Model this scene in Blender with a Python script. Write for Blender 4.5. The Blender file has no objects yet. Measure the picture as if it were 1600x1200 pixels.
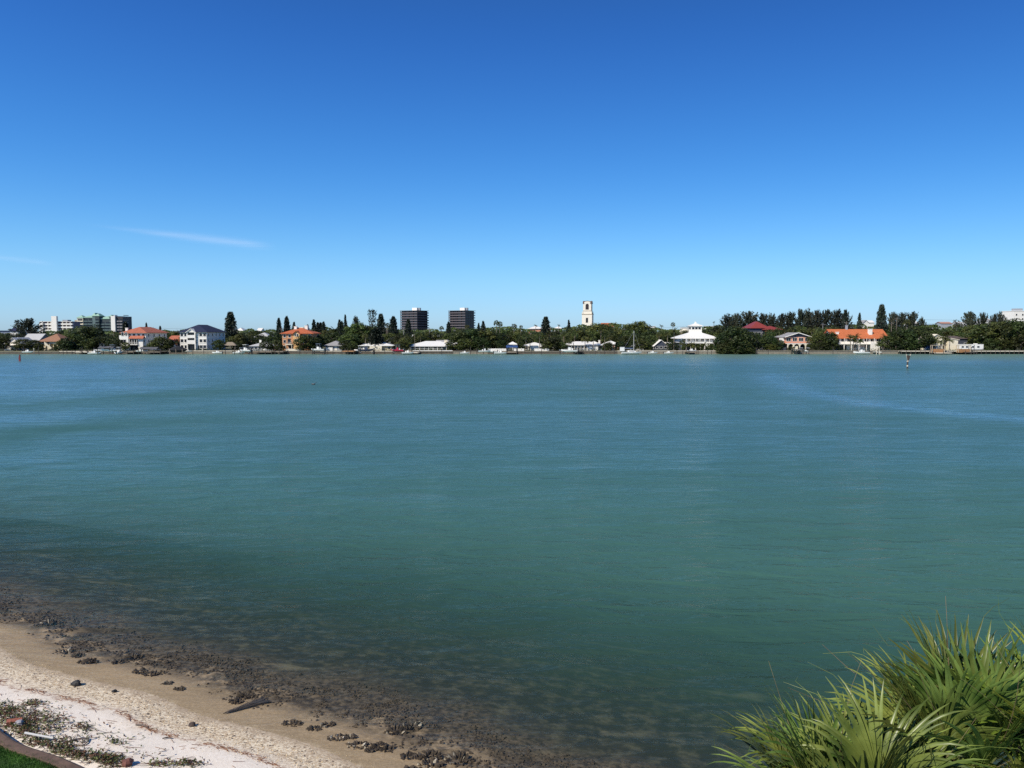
import bpy, math, random
from mathutils import Vector, Matrix, noise as mnoise
R = math.radians
sc = bpy.context.scene
COL = sc.collection
random.seed(7)

# ------------------------------------------------------------------ camera
F = 1209.0                     # focal length in pixels of a 1600 wide picture
CAMH = 10.0
PITCH = math.atan(83.0 / F)
SP, CP = math.sin(PITCH), math.cos(PITCH)
cd = bpy.data.cameras.new('camera'); cam = bpy.data.objects.new('camera', cd); COL.objects.link(cam)
cd.sensor_width = 36.0; cd.lens = 36.0 * F / 1600.0
cd.clip_start = 0.1; cd.clip_end = 120000
cam.location = (0, 0, CAMH); cam.rotation_euler = (R(90) - PITCH, 0, 0)
sc.camera = cam
sc.render.resolution_x, sc.render.resolution_y = 1024, 768
sc.view_settings.view_transform = 'Standard'
sc.view_settings.look = 'None'
sc.view_settings.exposure = 0
sc.cycles.use_denoising = False
sc.cycles.max_bounces = 6
sc.cycles.transparent_max_bounces = 12

G = 1.2                        # level of the far bank
def ray(px, py):
    u = (px - 800.0) / F; v = (600.0 - py) / F
    return u, CP + v * SP, -SP + v * CP
def X(px, Y, py=535):
    u, a, b = ray(px, py); return u * Y / a
def Z(py, Y):
    u, a, b = ray(0, py); return CAMH + b * Y / a
def ground(px, py, z=0.0):
    u, a, b = ray(px, py); t = (z - CAMH) / b
    return u * t, a * t
def smooth(a, b, x):
    t = max(0.0, min(1.0, (x - a) / (b - a))); return t * t * (3 - 2 * t)

# ------------------------------------------------------------------ helpers
class MB:
    def __init__(s): s.v = []; s.f = []
    def face(s, pts):
        n = len(s.v); s.v.extend([tuple(p) for p in pts]); s.f.append(tuple(range(n, n + len(pts))))
    def hexa(s, p):
        n = len(s.v); s.v.extend([tuple(q) for q in p])
        for f in ((0, 3, 2, 1), (4, 5, 6, 7), (0, 1, 5, 4), (1, 2, 6, 5), (2, 3, 7, 6), (3, 0, 4, 7)):
            s.f.append(tuple(n + i for i in f))
    def box(s, x0, x1, y0, y1, z0, z1):
        s.hexa(((x0, y0, z0), (x1, y0, z0), (x1, y1, z0), (x0, y1, z0), (x0, y0, z1), (x1, y0, z1), (x1, y1, z1), (x0, y1, z1)))
    def tube(s, p0, p1, r0, r1=None, n=6, cap=True):
        if r1 is None: r1 = r0
        p0 = Vector(p0); p1 = Vector(p1); d = (p1 - p0).normalized()
        a = d.orthogonal().normalized(); b = d.cross(a)
        k = len(s.v)
        for p, r in ((p0, r0), (p1, r1)):
            for i in range(n):
                t = 2 * math.pi * i / n
                s.v.append(tuple(p + a * (r * math.cos(t)) + b * (r * math.sin(t))))
        for i in range(n):
            j = (i + 1) % n; s.f.append((k + i, k + j, k + n + j, k + n + i))
        if cap:
            s.f.append(tuple(k + n + i for i in range(n))); s.f.append(tuple(k + n - 1 - i for i in range(n)))
    def path(s, pts, radii, n=6):
        for i in range(len(pts) - 1): s.tube(pts[i], pts[i + 1], radii[i], radii[i + 1], n)
    def loft(s, rings, closed=True, cap=True):
        k = len(s.v); m = len(rings[0])
        for r in rings: s.v.extend([tuple(p) for p in r])
        for i in range(len(rings) - 1):
            for j in range(m if closed else m - 1):
                jj = (j + 1) % m
                s.f.append((k + i * m + j, k + i * m + jj, k + (i + 1) * m + jj, k + (i + 1) * m + j))
        if cap and closed:
            s.f.append(tuple(k + m - 1 - j for j in range(m))); e = k + (len(rings) - 1) * m
            s.f.append(tuple(e + j for j in range(m)))
    def mesh(s, name, mat, smoothed=False):
        me = bpy.data.meshes.new(name); me.from_pydata(s.v, [], s.f); me.update()
        if mat: me.materials.append(mat)
        if smoothed: me.polygons.foreach_set('use_smooth', [True] * len(me.polygons))
        return me
    def build(s, name, mat, parent=None, smoothed=False, loc=None):
        return put(name, s.mesh(name, mat, smoothed), parent, loc)

def put(name, me, parent=None, loc=None, scale=None):
    o = bpy.data.objects.new(name, me); COL.objects.link(o)
    if parent: o.parent = parent
    if loc: o.location = loc
    if scale: o.scale = scale
    return o
def tag(o, label=None, cat=None, group=None, kind=None):
    if label: o['label'] = label
    if cat: o['category'] = cat
    if group: o['group'] = group
    if kind: o['kind'] = kind
    return o
def thing(name, label, cat, loc, rz=0, group=None):
    o = bpy.data.objects.new(name, None); COL.objects.link(o)
    o.location = loc; o.rotation_euler = (0, 0, rz); o.empty_display_size = 0.3
    return tag(o, label, cat, group)

# automatic relational labels: desc + relation + landmark (+ ordinal)
LAND = [(20, 'small white gabled house'), (80, 'brown-roofed stilt house'), (155, 'green-trimmed apartment tower'),
        (226, 'white red-tiled house'), (316, 'white navy-roofed house'), (408, 'pale domed-roof house'), (465, 'orange stucco house'),
        (521, 'low grey-roofed house'), (588, 'low white-roofed bungalow'), (646, 'left dark tower block'), (685, 'long white-roofed house'),
        (722, 'right dark tower block'), (800, 'small white pavilion'), (838, 'white cottage behind fence'), (918, 'cream bell tower'),
        (1035, 'dark gabled cottage'), (1092, 'white cupola house'), (1192, 'dark red roof'), (1245, 'dark-gabled pink house'),
        (1346, 'long orange-roofed house'), (1475, 'cream gabled house'), (1518, 'low white trailer'), (1592, 'white high-rise')]
AUTO = {}
def autolabel(o, desc, px, front=False):
    lx, ph = min(LAND, key=lambda l: abs(l[0] - px))
    d = px - lx
    rel = ('in front of' if front else 'behind') if abs(d) < 9 else ('left of' if d < 0 else 'right of')
    AUTO.setdefault((desc, rel, ph), []).append((px, o))
ORD = ['first', 'second', 'third', 'fourth', 'fifth', 'sixth', 'seventh', 'eighth', 'ninth', 'tenth', 'eleventh', 'twelfth', 'thirteenth', 'fourteenth', 'fifteenth', 'sixteenth', 'seventeenth', 'eighteenth', 'nineteenth', 'twentieth'] + [f'{t}-{u}' for t in ('twenty', 'thirty', 'forty', 'fifty') for u in ('first', 'second', 'third', 'fourth', 'fifth', 'sixth', 'seventh', 'eighth', 'ninth')]
def flush_labels():
    for (desc, rel, ph), lst in AUTO.items():
        lst.sort(key=lambda t: t[0]); n = len(lst)
        for i, (px, o) in enumerate(lst):
            t = f'{desc} {rel} the {ph}'
            if n == 2: t += ', ' + ('left' if i == 0 else 'right') + ' of two'
            elif n > 2: t += ', ' + ('leftmost' if i == 0 else 'rightmost' if i == n - 1 else ORD[i] + ' from left')
            o['label'] = t

# ------------------------------------------------------------------ materials
MATS = {}
def nodes(name):
    m = bpy.data.materials.new(name); m.use_nodes = True
    nt = m.node_tree; nt.nodes.clear()
    out = nt.nodes.new('ShaderNodeOutputMaterial')
    def N(t, **kw):
        n = nt.nodes.new('ShaderNode' + t)
        for k, v in kw.items():
            if k.startswith('i_'):
                key = k[2:]
                n.inputs[int(key) if key.isdigit() else key.replace('_', ' ')].default_value = v
            else: setattr(n, k, v)
        return n
    def Lk(a, b): nt.links.new(a, b)
    return m, nt, N, Lk, out
def c4(c): return (c[0], c[1], c[2], 1)
def pm(name, col, rough=0.7, var=0.2, scale=1.5, metallic=0.0, bump=0.0, stripes=None):
    if name in MATS: return MATS[name]
    m, nt, N, Lk, out = nodes(name)
    b = N('BsdfPrincipled', i_Roughness=rough, i_Metallic=metallic); Lk(b.outputs[0], out.inputs[0])
    tc = N('TexCoord'); nz = N('TexNoise', i_Scale=scale, i_Detail=5.0, i_Roughness=0.6); Lk(tc.outputs['Object'], nz.inputs['Vector'])
    mx = N('Mix', data_type='RGBA')
    mx.inputs[6].default_value = c4([x * (1 - var) for x in col]); mx.inputs[7].default_value = c4([min(1, x * (1 + var * .7)) for x in col])
    mr = N('MapRange', i_1=0.3, i_2=0.7); Lk(nz.outputs['Fac'], mr.inputs[0]); Lk(mr.outputs[0], mx.inputs[0])
    src = mx.outputs[2]
    if stripes:                                   # tile rows / metal seams
        axis, sc_, dark = stripes
        wv = N('TexWave', wave_type='BANDS', bands_direction=axis, i_Scale=sc_, i_Distortion=0.3)
        Lk(tc.outputs['Object'], wv.inputs['Vector'])
        m2 = N('Mix', data_type='RGBA', blend_type='MULTIPLY'); m2.inputs[0].default_value = dark
        Lk(src, m2.inputs[6]); Lk(wv.outputs['Color'], m2.inputs[7]); src = m2.outputs[2]
    Lk(src, b.inputs['Base Color'])
    if bump:
        bp = N('Bump', i_Strength=bump, i_Distance=0.05); Lk(nz.outputs['Fac'], bp.inputs['Height']); Lk(bp.outputs[0], b.inputs['Normal'])
    MATS[name] = m; return m
def glass(name, col):
    if name in MATS: return MATS[name]
    m, nt, N, Lk, out = nodes(name)
    b = N('BsdfPrincipled', i_Roughness=0.12); b.inputs['Base Color'].default_value = c4(col); b.inputs['Specular IOR Level'].default_value = 0.35
    Lk(b.outputs[0], out.inputs[0]); MATS[name] = m; return m
def leafmat(name, dark, light, scale=3.0, transl=0.25, rough=0.55, rnd=0.35, space='Object'):
    if name in MATS: return MATS[name]
    m, nt, N, Lk, out = nodes(name)
    tc = N('TexCoord'); nz = N('TexNoise', i_Scale=scale, i_Detail=4.0); Lk(tc.outputs[space], nz.inputs['Vector'])
    oi = N('ObjectInfo')
    mx = N('Mix', data_type='RGBA'); mx.inputs[6].default_value = c4(dark); mx.inputs[7].default_value = c4(light)
    mr = N('MapRange', i_1=0.35, i_2=0.65); Lk(nz.outputs['Fac'], mr.inputs[0]); Lk(mr.outputs[0], mx.inputs[0])
    hs = N('HueSaturation'); Lk(mx.outputs[2], hs.inputs['Color'])
    r1 = N('MapRange', i_3=1 - rnd, i_4=1 + rnd * .8); Lk(oi.outputs['Random'], r1.inputs[0]); Lk(r1.outputs[0], hs.inputs['Value'])
    r2 = N('MapRange', i_3=0.46, i_4=0.52)
    mul = N('Math', operation='MULTIPLY', i_1=7.31); fr = N('Math', operation='FRACT'); Lk(oi.outputs['Random'], mul.inputs[0]); Lk(mul.outputs[0], fr.inputs[0])
    Lk(fr.outputs[0], r2.inputs[0]); Lk(r2.outputs[0], hs.inputs['Hue'])
    b = N('BsdfPrincipled', i_Roughness=rough); b.inputs['Specular IOR Level'].default_value = 0.3; Lk(hs.outputs[0], b.inputs['Base Color'])
    t = N('BsdfTranslucent'); Lk(hs.outputs[0], t.inputs['Color'])
    ms = N('MixShader'); ms.inputs[0].default_value = transl; Lk(b.outputs[0], ms.inputs[1]); Lk(t.outputs[0], ms.inputs[2])
    Lk(ms.outputs[0], out.inputs[0]); MATS[name] = m; return m

WHITE = pm('white_stucco', (.84, .80, .71), .8, .08)
WHITER = pm('white_metal_roof', (.86, .83, .75), .5, .06, 1, 0, 0, ('X', 6.0, .12))
CREAM = pm('cream_stucco', (.72, .60, .38), .8, .1)
PALECREAM = pm('pale_cream_stucco', (.78, .70, .53), .8, .08)
ORANGE = pm('orange_stucco', (.50, .25, .12), .8, .15)
PINKO = pm('salmon_stucco', (.62, .27, .16), .8, .12)
GREYW = pm('grey_siding', (.34, .36, .38), .8, .12)
DARKW = pm('dark_slate_siding', (.05, .06, .085), .8, .2)
REDT = pm('red_clay_tile', (.52, .16, .085), .8, .25, 1.2, 0, .3, ('X', 7, .35))
ORANT = pm('orange_clay_tile', (.60, .165, .055), .8, .18, 1.2, 0, .3, ('X', 7, .3))
TERRA = pm('terracotta_tile', (.55, .14, .05), .8, .25, 1.2, 0, .3, ('X', 7, .35))
MAROON = pm('dark_red_metal_roof', (.27, .046, .036), .55, .15, 1, 0, 0, ('X', 5, .25))
NAVY = pm('navy_shingle', (.012, .018, .050), .85, .25, 2, 0, .2)
BROWNR = pm('brown_shingle', (.30, .15, .085), .85, .22, 2, 0, .3)
GREYR = pm('grey_shingle', (.30, .29, .28), .85, .2, 2, 0, .3)
SILVER = pm('silver_metal_roof', (.54, .53, .50), .45, .1, 1, 0, 0, ('X', 6, .15))
CONC = pm('weathered_concrete', (.24, .205, .155), .9, .3, 1.2, 0, .3)
CONCD = pm('tidal_stained_concrete', (.12, .095, .07), .9, .4, 1.2, 0, .3)
SANDM = pm('pale_concrete_cap', (.62, .54, .42), .9, .15)
WOOD = pm('weathered_dock_wood', (.24, .19, .14), .9, .3, 3)
WOODD = pm('dark_piling_wood', (.055, .045, .038), .9, .4, 3)
WOODO = pm('orange_brown_lumber', (.42, .22, .10), .85, .25, 3)
GEL = pm('white_gelcoat', (.82, .80, .74), .3, .05)
BLACKF = pm('black_canvas', (.012, .012, .016), .8, .3)
BLUEF = pm('blue_canvas', (.02, .06, .18), .8, .2)
REDF = pm('crimson_gelcoat', (.50, .03, .07), .35, .1)
GREYM = pm('galvanised_metal', (.42, .43, .44), .45, .12, 2, .3)
BRONZE = pm('recess_shaded_bronze', (.035, .03, .034), .6, .3, .15)  # bronze darkened to carry the shade of the balcony recesses
SLAB = pm('pale_balcony_slab', (.30, .28, .28), .8, .15, .4)
TRAIL = pm('grey_teal_rail', (.11, .165, .16), .7, .2, .3)
TEAL = pm('verdigris_roof', (.30, .47, .36), .7, .15)
DTEAL = pm('dark_teal_wall', (.045, .065, .068), .7, .25, .3)  # dark teal of the apartment tower bays
GREYB = pm('grey_blue_wall', (.16, .20, .27), .8, .15)
PANE = glass('dark_window_glass', (.018, .022, .03))
PANEB = glass('bluish_window_glass', (.05, .07, .10))
BARK = pm('grey_brown_bark', (.11, .085, .065), .95, .35, 6, 0, .5)
PBARK = pm('grey_palm_bark', (.20, .165, .125), .95, .3, 6, 0, .5)
LEAF = leafmat('broad_leaves', (.018, .034, .009), (.110, .138, .032), 5, rnd=.5)
LEAFD = leafmat('dark_mangrove_leaves', (.012, .024, .007), (.062, .085, .020), 5)
CASU = leafmat('casuarina_needles', (.020, .028, .018), (.062, .074, .042), 5, .15)
NORF = leafmat('araucaria_needles', (.010, .020, .014), (.028, .045, .026), 5, .1)
PALM = leafmat('palm_leaves', (.03, .045, .012), (.12, .14, .04), 4)

# ------------------------------------------------------------------ world and sun
SKYL, SKYR = 1.03, 0.80
SUN_AZ, SUN_EL = -134.0, 42.0
w = bpy.data.worlds.new('World'); sc.world = w; w.use_nodes = True
nt = w.node_tree; bg = nt.nodes['Background']
sky = nt.nodes.new('ShaderNodeTexSky'); sky.sky_type = 'NISHITA'; sky.sun_disc = False
sky.sun_elevation = R(SUN_EL); sky.sun_rotation = R(SUN_AZ % 360)
sky.air_density = 1.0; sky.dust_density = 0.15; sky.ozone_density = 3.0; sky.altitude = 0
hs = nt.nodes.new('ShaderNodeHueSaturation'); hs.inputs['Saturation'].default_value = 1.18; hs.inputs['Value'].default_value = 1.0; hs.inputs['Hue'].default_value = 0.5
gm = nt.nodes.new('ShaderNodeGamma'); gm.inputs[1].default_value = 1.0
nt.links.new(sky.outputs[0], hs.inputs['Color']); nt.links.new(hs.outputs[0], gm.inputs[0])
# clear dry-air tint by elevation: takes the yellow haze out of the lowest sky and deepens the blue above
gen = nt.nodes.new('ShaderNodeTexCoord'); sx = nt.nodes.new('ShaderNodeSeparateXYZ'); nt.links.new(gen.outputs['Generated'], sx.inputs[0])
cr = nt.nodes.new('ShaderNodeValToRGB'); cr.color_ramp.interpolation = 'B_SPLINE'; nt.links.new(sx.outputs['Z'], cr.inputs[0])
stops = ((0.0, (.275, .436, .82)), (.0222, (.290, .455, .795)), (.0467, (.302, .463, .725)), (.0953, (.312, .500, .690)), (.1738, (.222, .452, .680)), (.2483, (.197, .420, .660)), (.318, (.180, .379, .640)), (.379, (.162, .349, .609)), (.60, (.22, .35, .52)), (1.0, (.32, .38, .46)))
el = cr.color_ramp.elements
while len(el) < len(stops): el.new(.5)
for e_, (p_, c_) in zip(el, stops): e_.position = p_; e_.color = (c_[0], c_[1], c_[2], 1)
vm = nt.nodes.new('ShaderNodeVectorMath'); vm.operation = 'MULTIPLY'; nt.links.new(gm.outputs[0], vm.inputs[0]); nt.links.new(cr.outputs[0], vm.inputs[1])
v2 = nt.nodes.new('ShaderNodeVectorMath'); v2.operation = 'SCALE'; nt.links.new(vm.outputs[0], v2.inputs[0])
ev = nt.nodes.new('ShaderNodeMapRange'); nt.links.new(sx.outputs['X'], ev.inputs[0])
for i_, q_ in ((1, -.55), (2, .55), (3, 2.0 * SKYL), (4, 2.0 * SKYR)): ev.inputs[i_].default_value = q_
nt.links.new(ev.outputs[0], v2.inputs['Scale'])
nt.links.new(v2.outputs[0], bg.inputs[0])
bg.inputs[1].default_value = 0.11
sd = bpy.data.lights.new('sun', 'SUN'); sd.energy = 5.0; sd.angle = R(0.53); sd.color = (1, .93, .82)
so = bpy.data.objects.new('sun', sd); COL.objects.link(so)
sdir = Vector((math.sin(R(SUN_AZ)) * math.cos(R(SUN_EL)), math.cos(R(SUN_AZ)) * math.cos(R(SUN_EL)), math.sin(R(SUN_EL))))
so.rotation_euler = sdir.to_track_quat('Z', 'Y').to_euler()

# ------------------------------------------------------------------ near shore geometry
P0 = Vector((-15.5, 23.5)); TN = Vector((12.2, -6.6)).normalized(); NS = Vector((-TN.y, TN.x))   # NS points to the sea
if NS.y < 0: NS = -NS
def shore(x, y):
    p = Vector((x, y)) - P0
    a = p.dot(TN)
    return p.dot(NS) + 0.22 * math.sin(a * .33 + 1) + .12 * math.sin(a * .9) + 0.25 * mnoise.noise(Vector((x * .35, y * .35, 3)))
def terr(x, y, s=None):
    if s is None: s = shore(x, y)
    n = 0.05 * mnoise.noise(Vector((x * .6, y * .6, 0))) + 0.025 * mnoise.noise(Vector((x * 2.1, y * 2.1, 5)))
    if s < 0: return min(0.46, -0.15 * s) + n * min(1, -s)
    return -0.075 * s - .006 * s * s * (s < 30) - (5.4 if s >= 30 else 0) + n * min(1, s)

def grid(name, xs, ys, zf, mat, attrs):
    v = []; f = []; A = {k: [] for k in attrs}
    nx = len(xs[0]) if isinstance(xs[0], (list, tuple)) else len(xs)
    for j, y in enumerate(ys):
        row = xs[j] if isinstance(xs[0], (list, tuple)) else xs
        for x in row:
            s = shore(x, y); v.append((x, y, zf(x, y, s)))
            for k, fn in attrs.items(): A[k].append(fn(x, y, s))
    for j in range(len(ys) - 1):
        for i in range(nx - 1):
            a = j * nx + i; f.append((a, a + 1, a + nx + 1, a + nx))
    me = bpy.data.meshes.new(name); me.from_pydata(v, [], f); me.update(); me.materials.append(mat)
    me.polygons.foreach_set('use_smooth', [True] * len(me.polygons))
    for k, d in A.items():
        at = me.attributes.new(k, 'FLOAT', 'POINT'); at.data.foreach_set('value', d)
    return put(name, me)

# beach and sea bed, one sheet
m, nt, N, Lk, out = nodes('beach_sand')
b = N('BsdfPrincipled', i_Roughness=0.9); Lk(b.outputs[0], out.inputs[0])
at = N('Attribute', attribute_name='shore'); geo = N('NewGeometry')
def noise_n(scale, detail=6.0, rough=.6, vec=None, dist=0.0):
    n = N('TexNoise', i_Scale=scale, i_Detail=detail, i_Roughness=rough, i_Distortion=dist); Lk(vec or geo.outputs['Position'], n.inputs['Vector']); return n.outputs['Fac']
def math_n(op, a, bb=None, cc=None):
    n = N('Math', operation=op)
    for i, q in enumerate((a, bb, cc)):
        if q is None: continue
        if isinstance(q, (int, float)): n.inputs[i].default_value = q
        else: Lk(q, n.inputs[i])
    return n.outputs[0]
def mixc(fac, a, bb, bt='MIX'):
    n = N('Mix', data_type='RGBA', blend_type=bt)
    if isinstance(fac, (int, float)): n.inputs[0].default_value = fac
    else: Lk(fac, n.inputs[0])
    for i, q in ((6, a), (7, bb)):
        if isinstance(q, tuple): n.inputs[i].default_value = c4(q)
        else: Lk(q, n.inputs[i])
    return n.outputs[2]
def mapr(x, a, bb, c=0.0, d=1.0, st='SMOOTHSTEP'):
    n = N('MapRange', i_1=a, i_2=bb, i_3=c, i_4=d); n.interpolation_type = st; Lk(x, n.inputs[0]); return n.outputs[0]
def mapped2(sx, sy, rz=0.0):
    n = N('Mapping'); n.inputs['Scale'].default_value = (sx, sy, 1); n.inputs['Rotation'].default_value = (0, 0, rz); Lk(geo.outputs['Position'], n.inputs['Vector']); return n.outputs[0]
big = noise_n(.55, 5); mid = noise_n(2.2, 6, .65); fine = noise_n(14, 5, .7); grain = noise_n(60, 3)
sp = math_n('ADD', at.outputs['Fac'], math_n('MULTIPLY', math_n('SUBTRACT', mid, .5), 0.9))
sand = mixc(mapr(fine, .35, .7), (.84, .73, .59), (.94, .84, .70))
vor = N('TexVoronoi', i_Scale=22.0); Lk(geo.outputs['Position'], vor.inputs['Vector'])
vcol = N('SeparateColor'); Lk(vor.outputs['Color'], vcol.inputs[0])
shell = mixc(mapr(vcol.outputs[0], .1, .95), (.50, .37, .23), (.86, .73, .52))
shell = mixc(mapr(vcol.outputs[1], .90, .96), shell, (.10, .07, .05))
c = mixc(mapr(sp, -1.75, -.75), sand, shell)
wrk = mapr(math_n('ABSOLUTE', math_n('ADD', sp, 1.28)), .0, .13, 1, 0)
c = mixc(math_n('MULTIPLY', wrk, mapr(fine, .42, .62)), c, (.25, .10, .05))
wet = mixc(mapr(fine, .35, .7), (.34, .25, .155), (.45, .34, .22))
c = mixc(mapr(sp, -.55, .25), c, wet)
weed = mixc(mapr(noise_n(5, 7, .75), .38, .66), (.024, .019, .015), (.165, .128, .085))
patch = math_n('ADD', math_n('MULTIPLY', mid, .55), math_n('MULTIPLY', big, .45))
wk = math_n('MULTIPLY', mapr(at.outputs['Fac'], .7, 2.0), mapr(patch, .36, .52))
wk = math_n('MAXIMUM', wk, mapr(at.outputs['Fac'], 1.7, 2.9))
c = mixc(wk, c, weed)
deep = mixc(mapr(mid, .42, .75), (.020, .022, .018), (.125, .115, .075))
c = mixc(mapr(math_n('ADD', at.outputs['Fac'], math_n('MULTIPLY', math_n('SUBTRACT', big, .5), 3)), 3.2, 5.0), c, deep)
sandy = math_n('MULTIPLY', mapr(noise_n(1.0, 4, .55, mapped2(.34, .75, R(-28)), .6), .60, .76), mapr(at.outputs['Fac'], 2.6, 4.2))
c = mixc(math_n('MULTIPLY', sandy, .55), c, (.33, .29, .19))
stain = mapr(noise_n(.9, 4), .55, .75)
c = mixc(math_n('MULTIPLY', stain, .12), c, (.2, .15, .12))
Lk(c, b.inputs['Base Color'])
h = math_n('ADD', math_n('MULTIPLY', fine, .6), math_n('MULTIPLY', grain, .4))
bp = N('Bump', i_Strength=.7, i_Distance=.02); Lk(h, bp.inputs['Height']); Lk(bp.outputs[0], b.inputs['Normal'])
SAND = m
xs = [-46 + .28 * i for i in range(300)]; ys = [3 + .25 * j for j in range(200)]
def bed(x, y, s): return terr(x, y, s)
tag(grid('beach', xs, ys, bed, SAND, {'shore': lambda x, y, s: s}), kind='structure')

# water
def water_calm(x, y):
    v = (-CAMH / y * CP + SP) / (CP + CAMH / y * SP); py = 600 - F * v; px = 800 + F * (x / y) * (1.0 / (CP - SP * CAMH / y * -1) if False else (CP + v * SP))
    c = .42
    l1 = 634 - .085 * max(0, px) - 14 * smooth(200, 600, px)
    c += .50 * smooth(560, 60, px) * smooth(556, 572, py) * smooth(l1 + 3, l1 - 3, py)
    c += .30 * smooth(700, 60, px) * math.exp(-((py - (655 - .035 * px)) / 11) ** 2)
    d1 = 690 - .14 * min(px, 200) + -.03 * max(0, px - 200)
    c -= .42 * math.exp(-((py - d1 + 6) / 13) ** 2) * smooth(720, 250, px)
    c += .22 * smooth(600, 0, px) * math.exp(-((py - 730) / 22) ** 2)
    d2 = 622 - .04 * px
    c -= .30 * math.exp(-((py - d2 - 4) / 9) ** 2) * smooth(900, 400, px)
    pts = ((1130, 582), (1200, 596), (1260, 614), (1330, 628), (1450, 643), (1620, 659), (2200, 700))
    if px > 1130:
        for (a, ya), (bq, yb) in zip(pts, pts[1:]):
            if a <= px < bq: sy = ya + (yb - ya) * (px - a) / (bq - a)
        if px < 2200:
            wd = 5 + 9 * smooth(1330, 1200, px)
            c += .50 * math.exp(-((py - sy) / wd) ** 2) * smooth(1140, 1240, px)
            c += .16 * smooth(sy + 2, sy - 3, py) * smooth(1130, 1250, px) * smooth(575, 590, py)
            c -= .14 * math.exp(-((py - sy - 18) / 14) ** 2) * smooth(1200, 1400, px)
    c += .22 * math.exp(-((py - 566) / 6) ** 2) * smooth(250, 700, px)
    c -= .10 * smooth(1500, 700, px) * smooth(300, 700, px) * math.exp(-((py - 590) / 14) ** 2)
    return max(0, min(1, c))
m, nt, N, Lk, out = nodes('bay_water')
geo = N('NewGeometry')
ad = N('Attribute', attribute_name='depth'); ac = N('Attribute', attribute_name='calm'); af = N('Attribute', attribute_name='far')
def mapped(sx, sy, rz=0.0):
    n = N('Mapping'); n.inputs['Scale'].default_value = (sx, sy, 1); n.inputs['Rotation'].default_value = (0, 0, rz); Lk(geo.outputs['Position'], n.inputs['Vector']); return n.outputs[0]
w1 = noise_n(1.0, 4, .55, mapped(.30, .95, R(9)), .6)
w2 = noise_n(1.0, 3, .5, mapped(.09, .26, R(-6)), .8)
w3 = noise_n(1.0, 2, .5, mapped(1.3, 3.6, R(14)), .3)
gust = noise_n(1.0, 5, .6, mapped(.012, .045, R(4)), .5)
gust2 = noise_n(1.0, 5, .65, mapped(.05, .22, R(7)), .5)
h = math_n('ADD', math_n('ADD', math_n('MULTIPLY', w1, 1.15), math_n('MULTIPLY', w2, 1.6)), math_n('MULTIPLY', w3, .14))
calm = math_n('ADD', ac.outputs['Fac'], math_n('ADD', math_n('MULTIPLY', math_n('SUBTRACT', gust, .5), .75), math_n('MULTIPLY', math_n('SUBTRACT', gust2, .5), .7)))
bp = N('Bump', i_Strength=.66, i_Distance=.34); Lk(h, bp.inputs['Height'])
near = mixc(gust2, (.050, .128, .096), (.063, .150, .110))
farc = mixc(gust2, (.040, .116, .122), (.054, .142, .142))
body = mixc(af.outputs['Fac'], near, farc)
sho = N('Attribute', attribute_name='bank'); body = mixc(sho.outputs['Fac'], body, (.12, .21, .165))
df = N('BsdfDiffuse'); Lk(body, df.inputs['Color']); Lk(bp.outputs[0], df.inputs['Normal'])
tr = N('BsdfTransparent'); Lk(mixc(ad.outputs['Fac'], (.96, .95, .90), (.60, .72, .62)), tr.inputs['Color'])
m1 = N('MixShader'); Lk(ad.outputs['Fac'], m1.inputs[0]); Lk(tr.outputs[0], m1.inputs[1]); Lk(df.outputs[0], m1.inputs[2])
gl = N('BsdfGlossy'); Lk(mapr(af.outputs['Fac'], .15, 1, .10, .27, 'LINEAR'), gl.inputs['Roughness']); gl.inputs['Color'].default_value = (.92, .98, .88, 1); Lk(bp.outputs[0], gl.inputs['Normal'])
fr = N('Fresnel', i_IOR=1.33); Lk(bp.outputs[0], fr.inputs['Normal'])
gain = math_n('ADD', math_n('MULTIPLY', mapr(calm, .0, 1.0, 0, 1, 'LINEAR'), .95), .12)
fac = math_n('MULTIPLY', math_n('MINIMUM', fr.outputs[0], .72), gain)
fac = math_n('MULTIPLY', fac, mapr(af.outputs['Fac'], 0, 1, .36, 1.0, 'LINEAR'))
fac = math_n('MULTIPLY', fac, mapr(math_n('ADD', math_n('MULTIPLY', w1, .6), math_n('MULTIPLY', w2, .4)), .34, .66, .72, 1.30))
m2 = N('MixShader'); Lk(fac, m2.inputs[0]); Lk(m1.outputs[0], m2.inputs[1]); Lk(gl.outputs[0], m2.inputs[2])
Lk(m2.outputs[0], out.inputs[0])
WATER = m
ys = [4.0]
while ys[-1] < 338: ys.append(ys[-1] + max(.35, ys[-1] * .012))
ys[-1] = 338
xs = [[y * (-1.25 + 2.5 * i / 220) for i in range(221)] for y in ys]
def opac(x, y, s): return min(1.0, 1 - math.exp(-(max(0, s - .8) / 11.2) ** 1.9)) * .985 if s > 0 else 0.0
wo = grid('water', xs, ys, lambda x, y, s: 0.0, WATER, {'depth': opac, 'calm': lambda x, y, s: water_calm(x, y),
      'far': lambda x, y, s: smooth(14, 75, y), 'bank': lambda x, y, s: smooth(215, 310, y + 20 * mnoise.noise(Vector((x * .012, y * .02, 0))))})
tag(wo, kind='structure')

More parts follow.
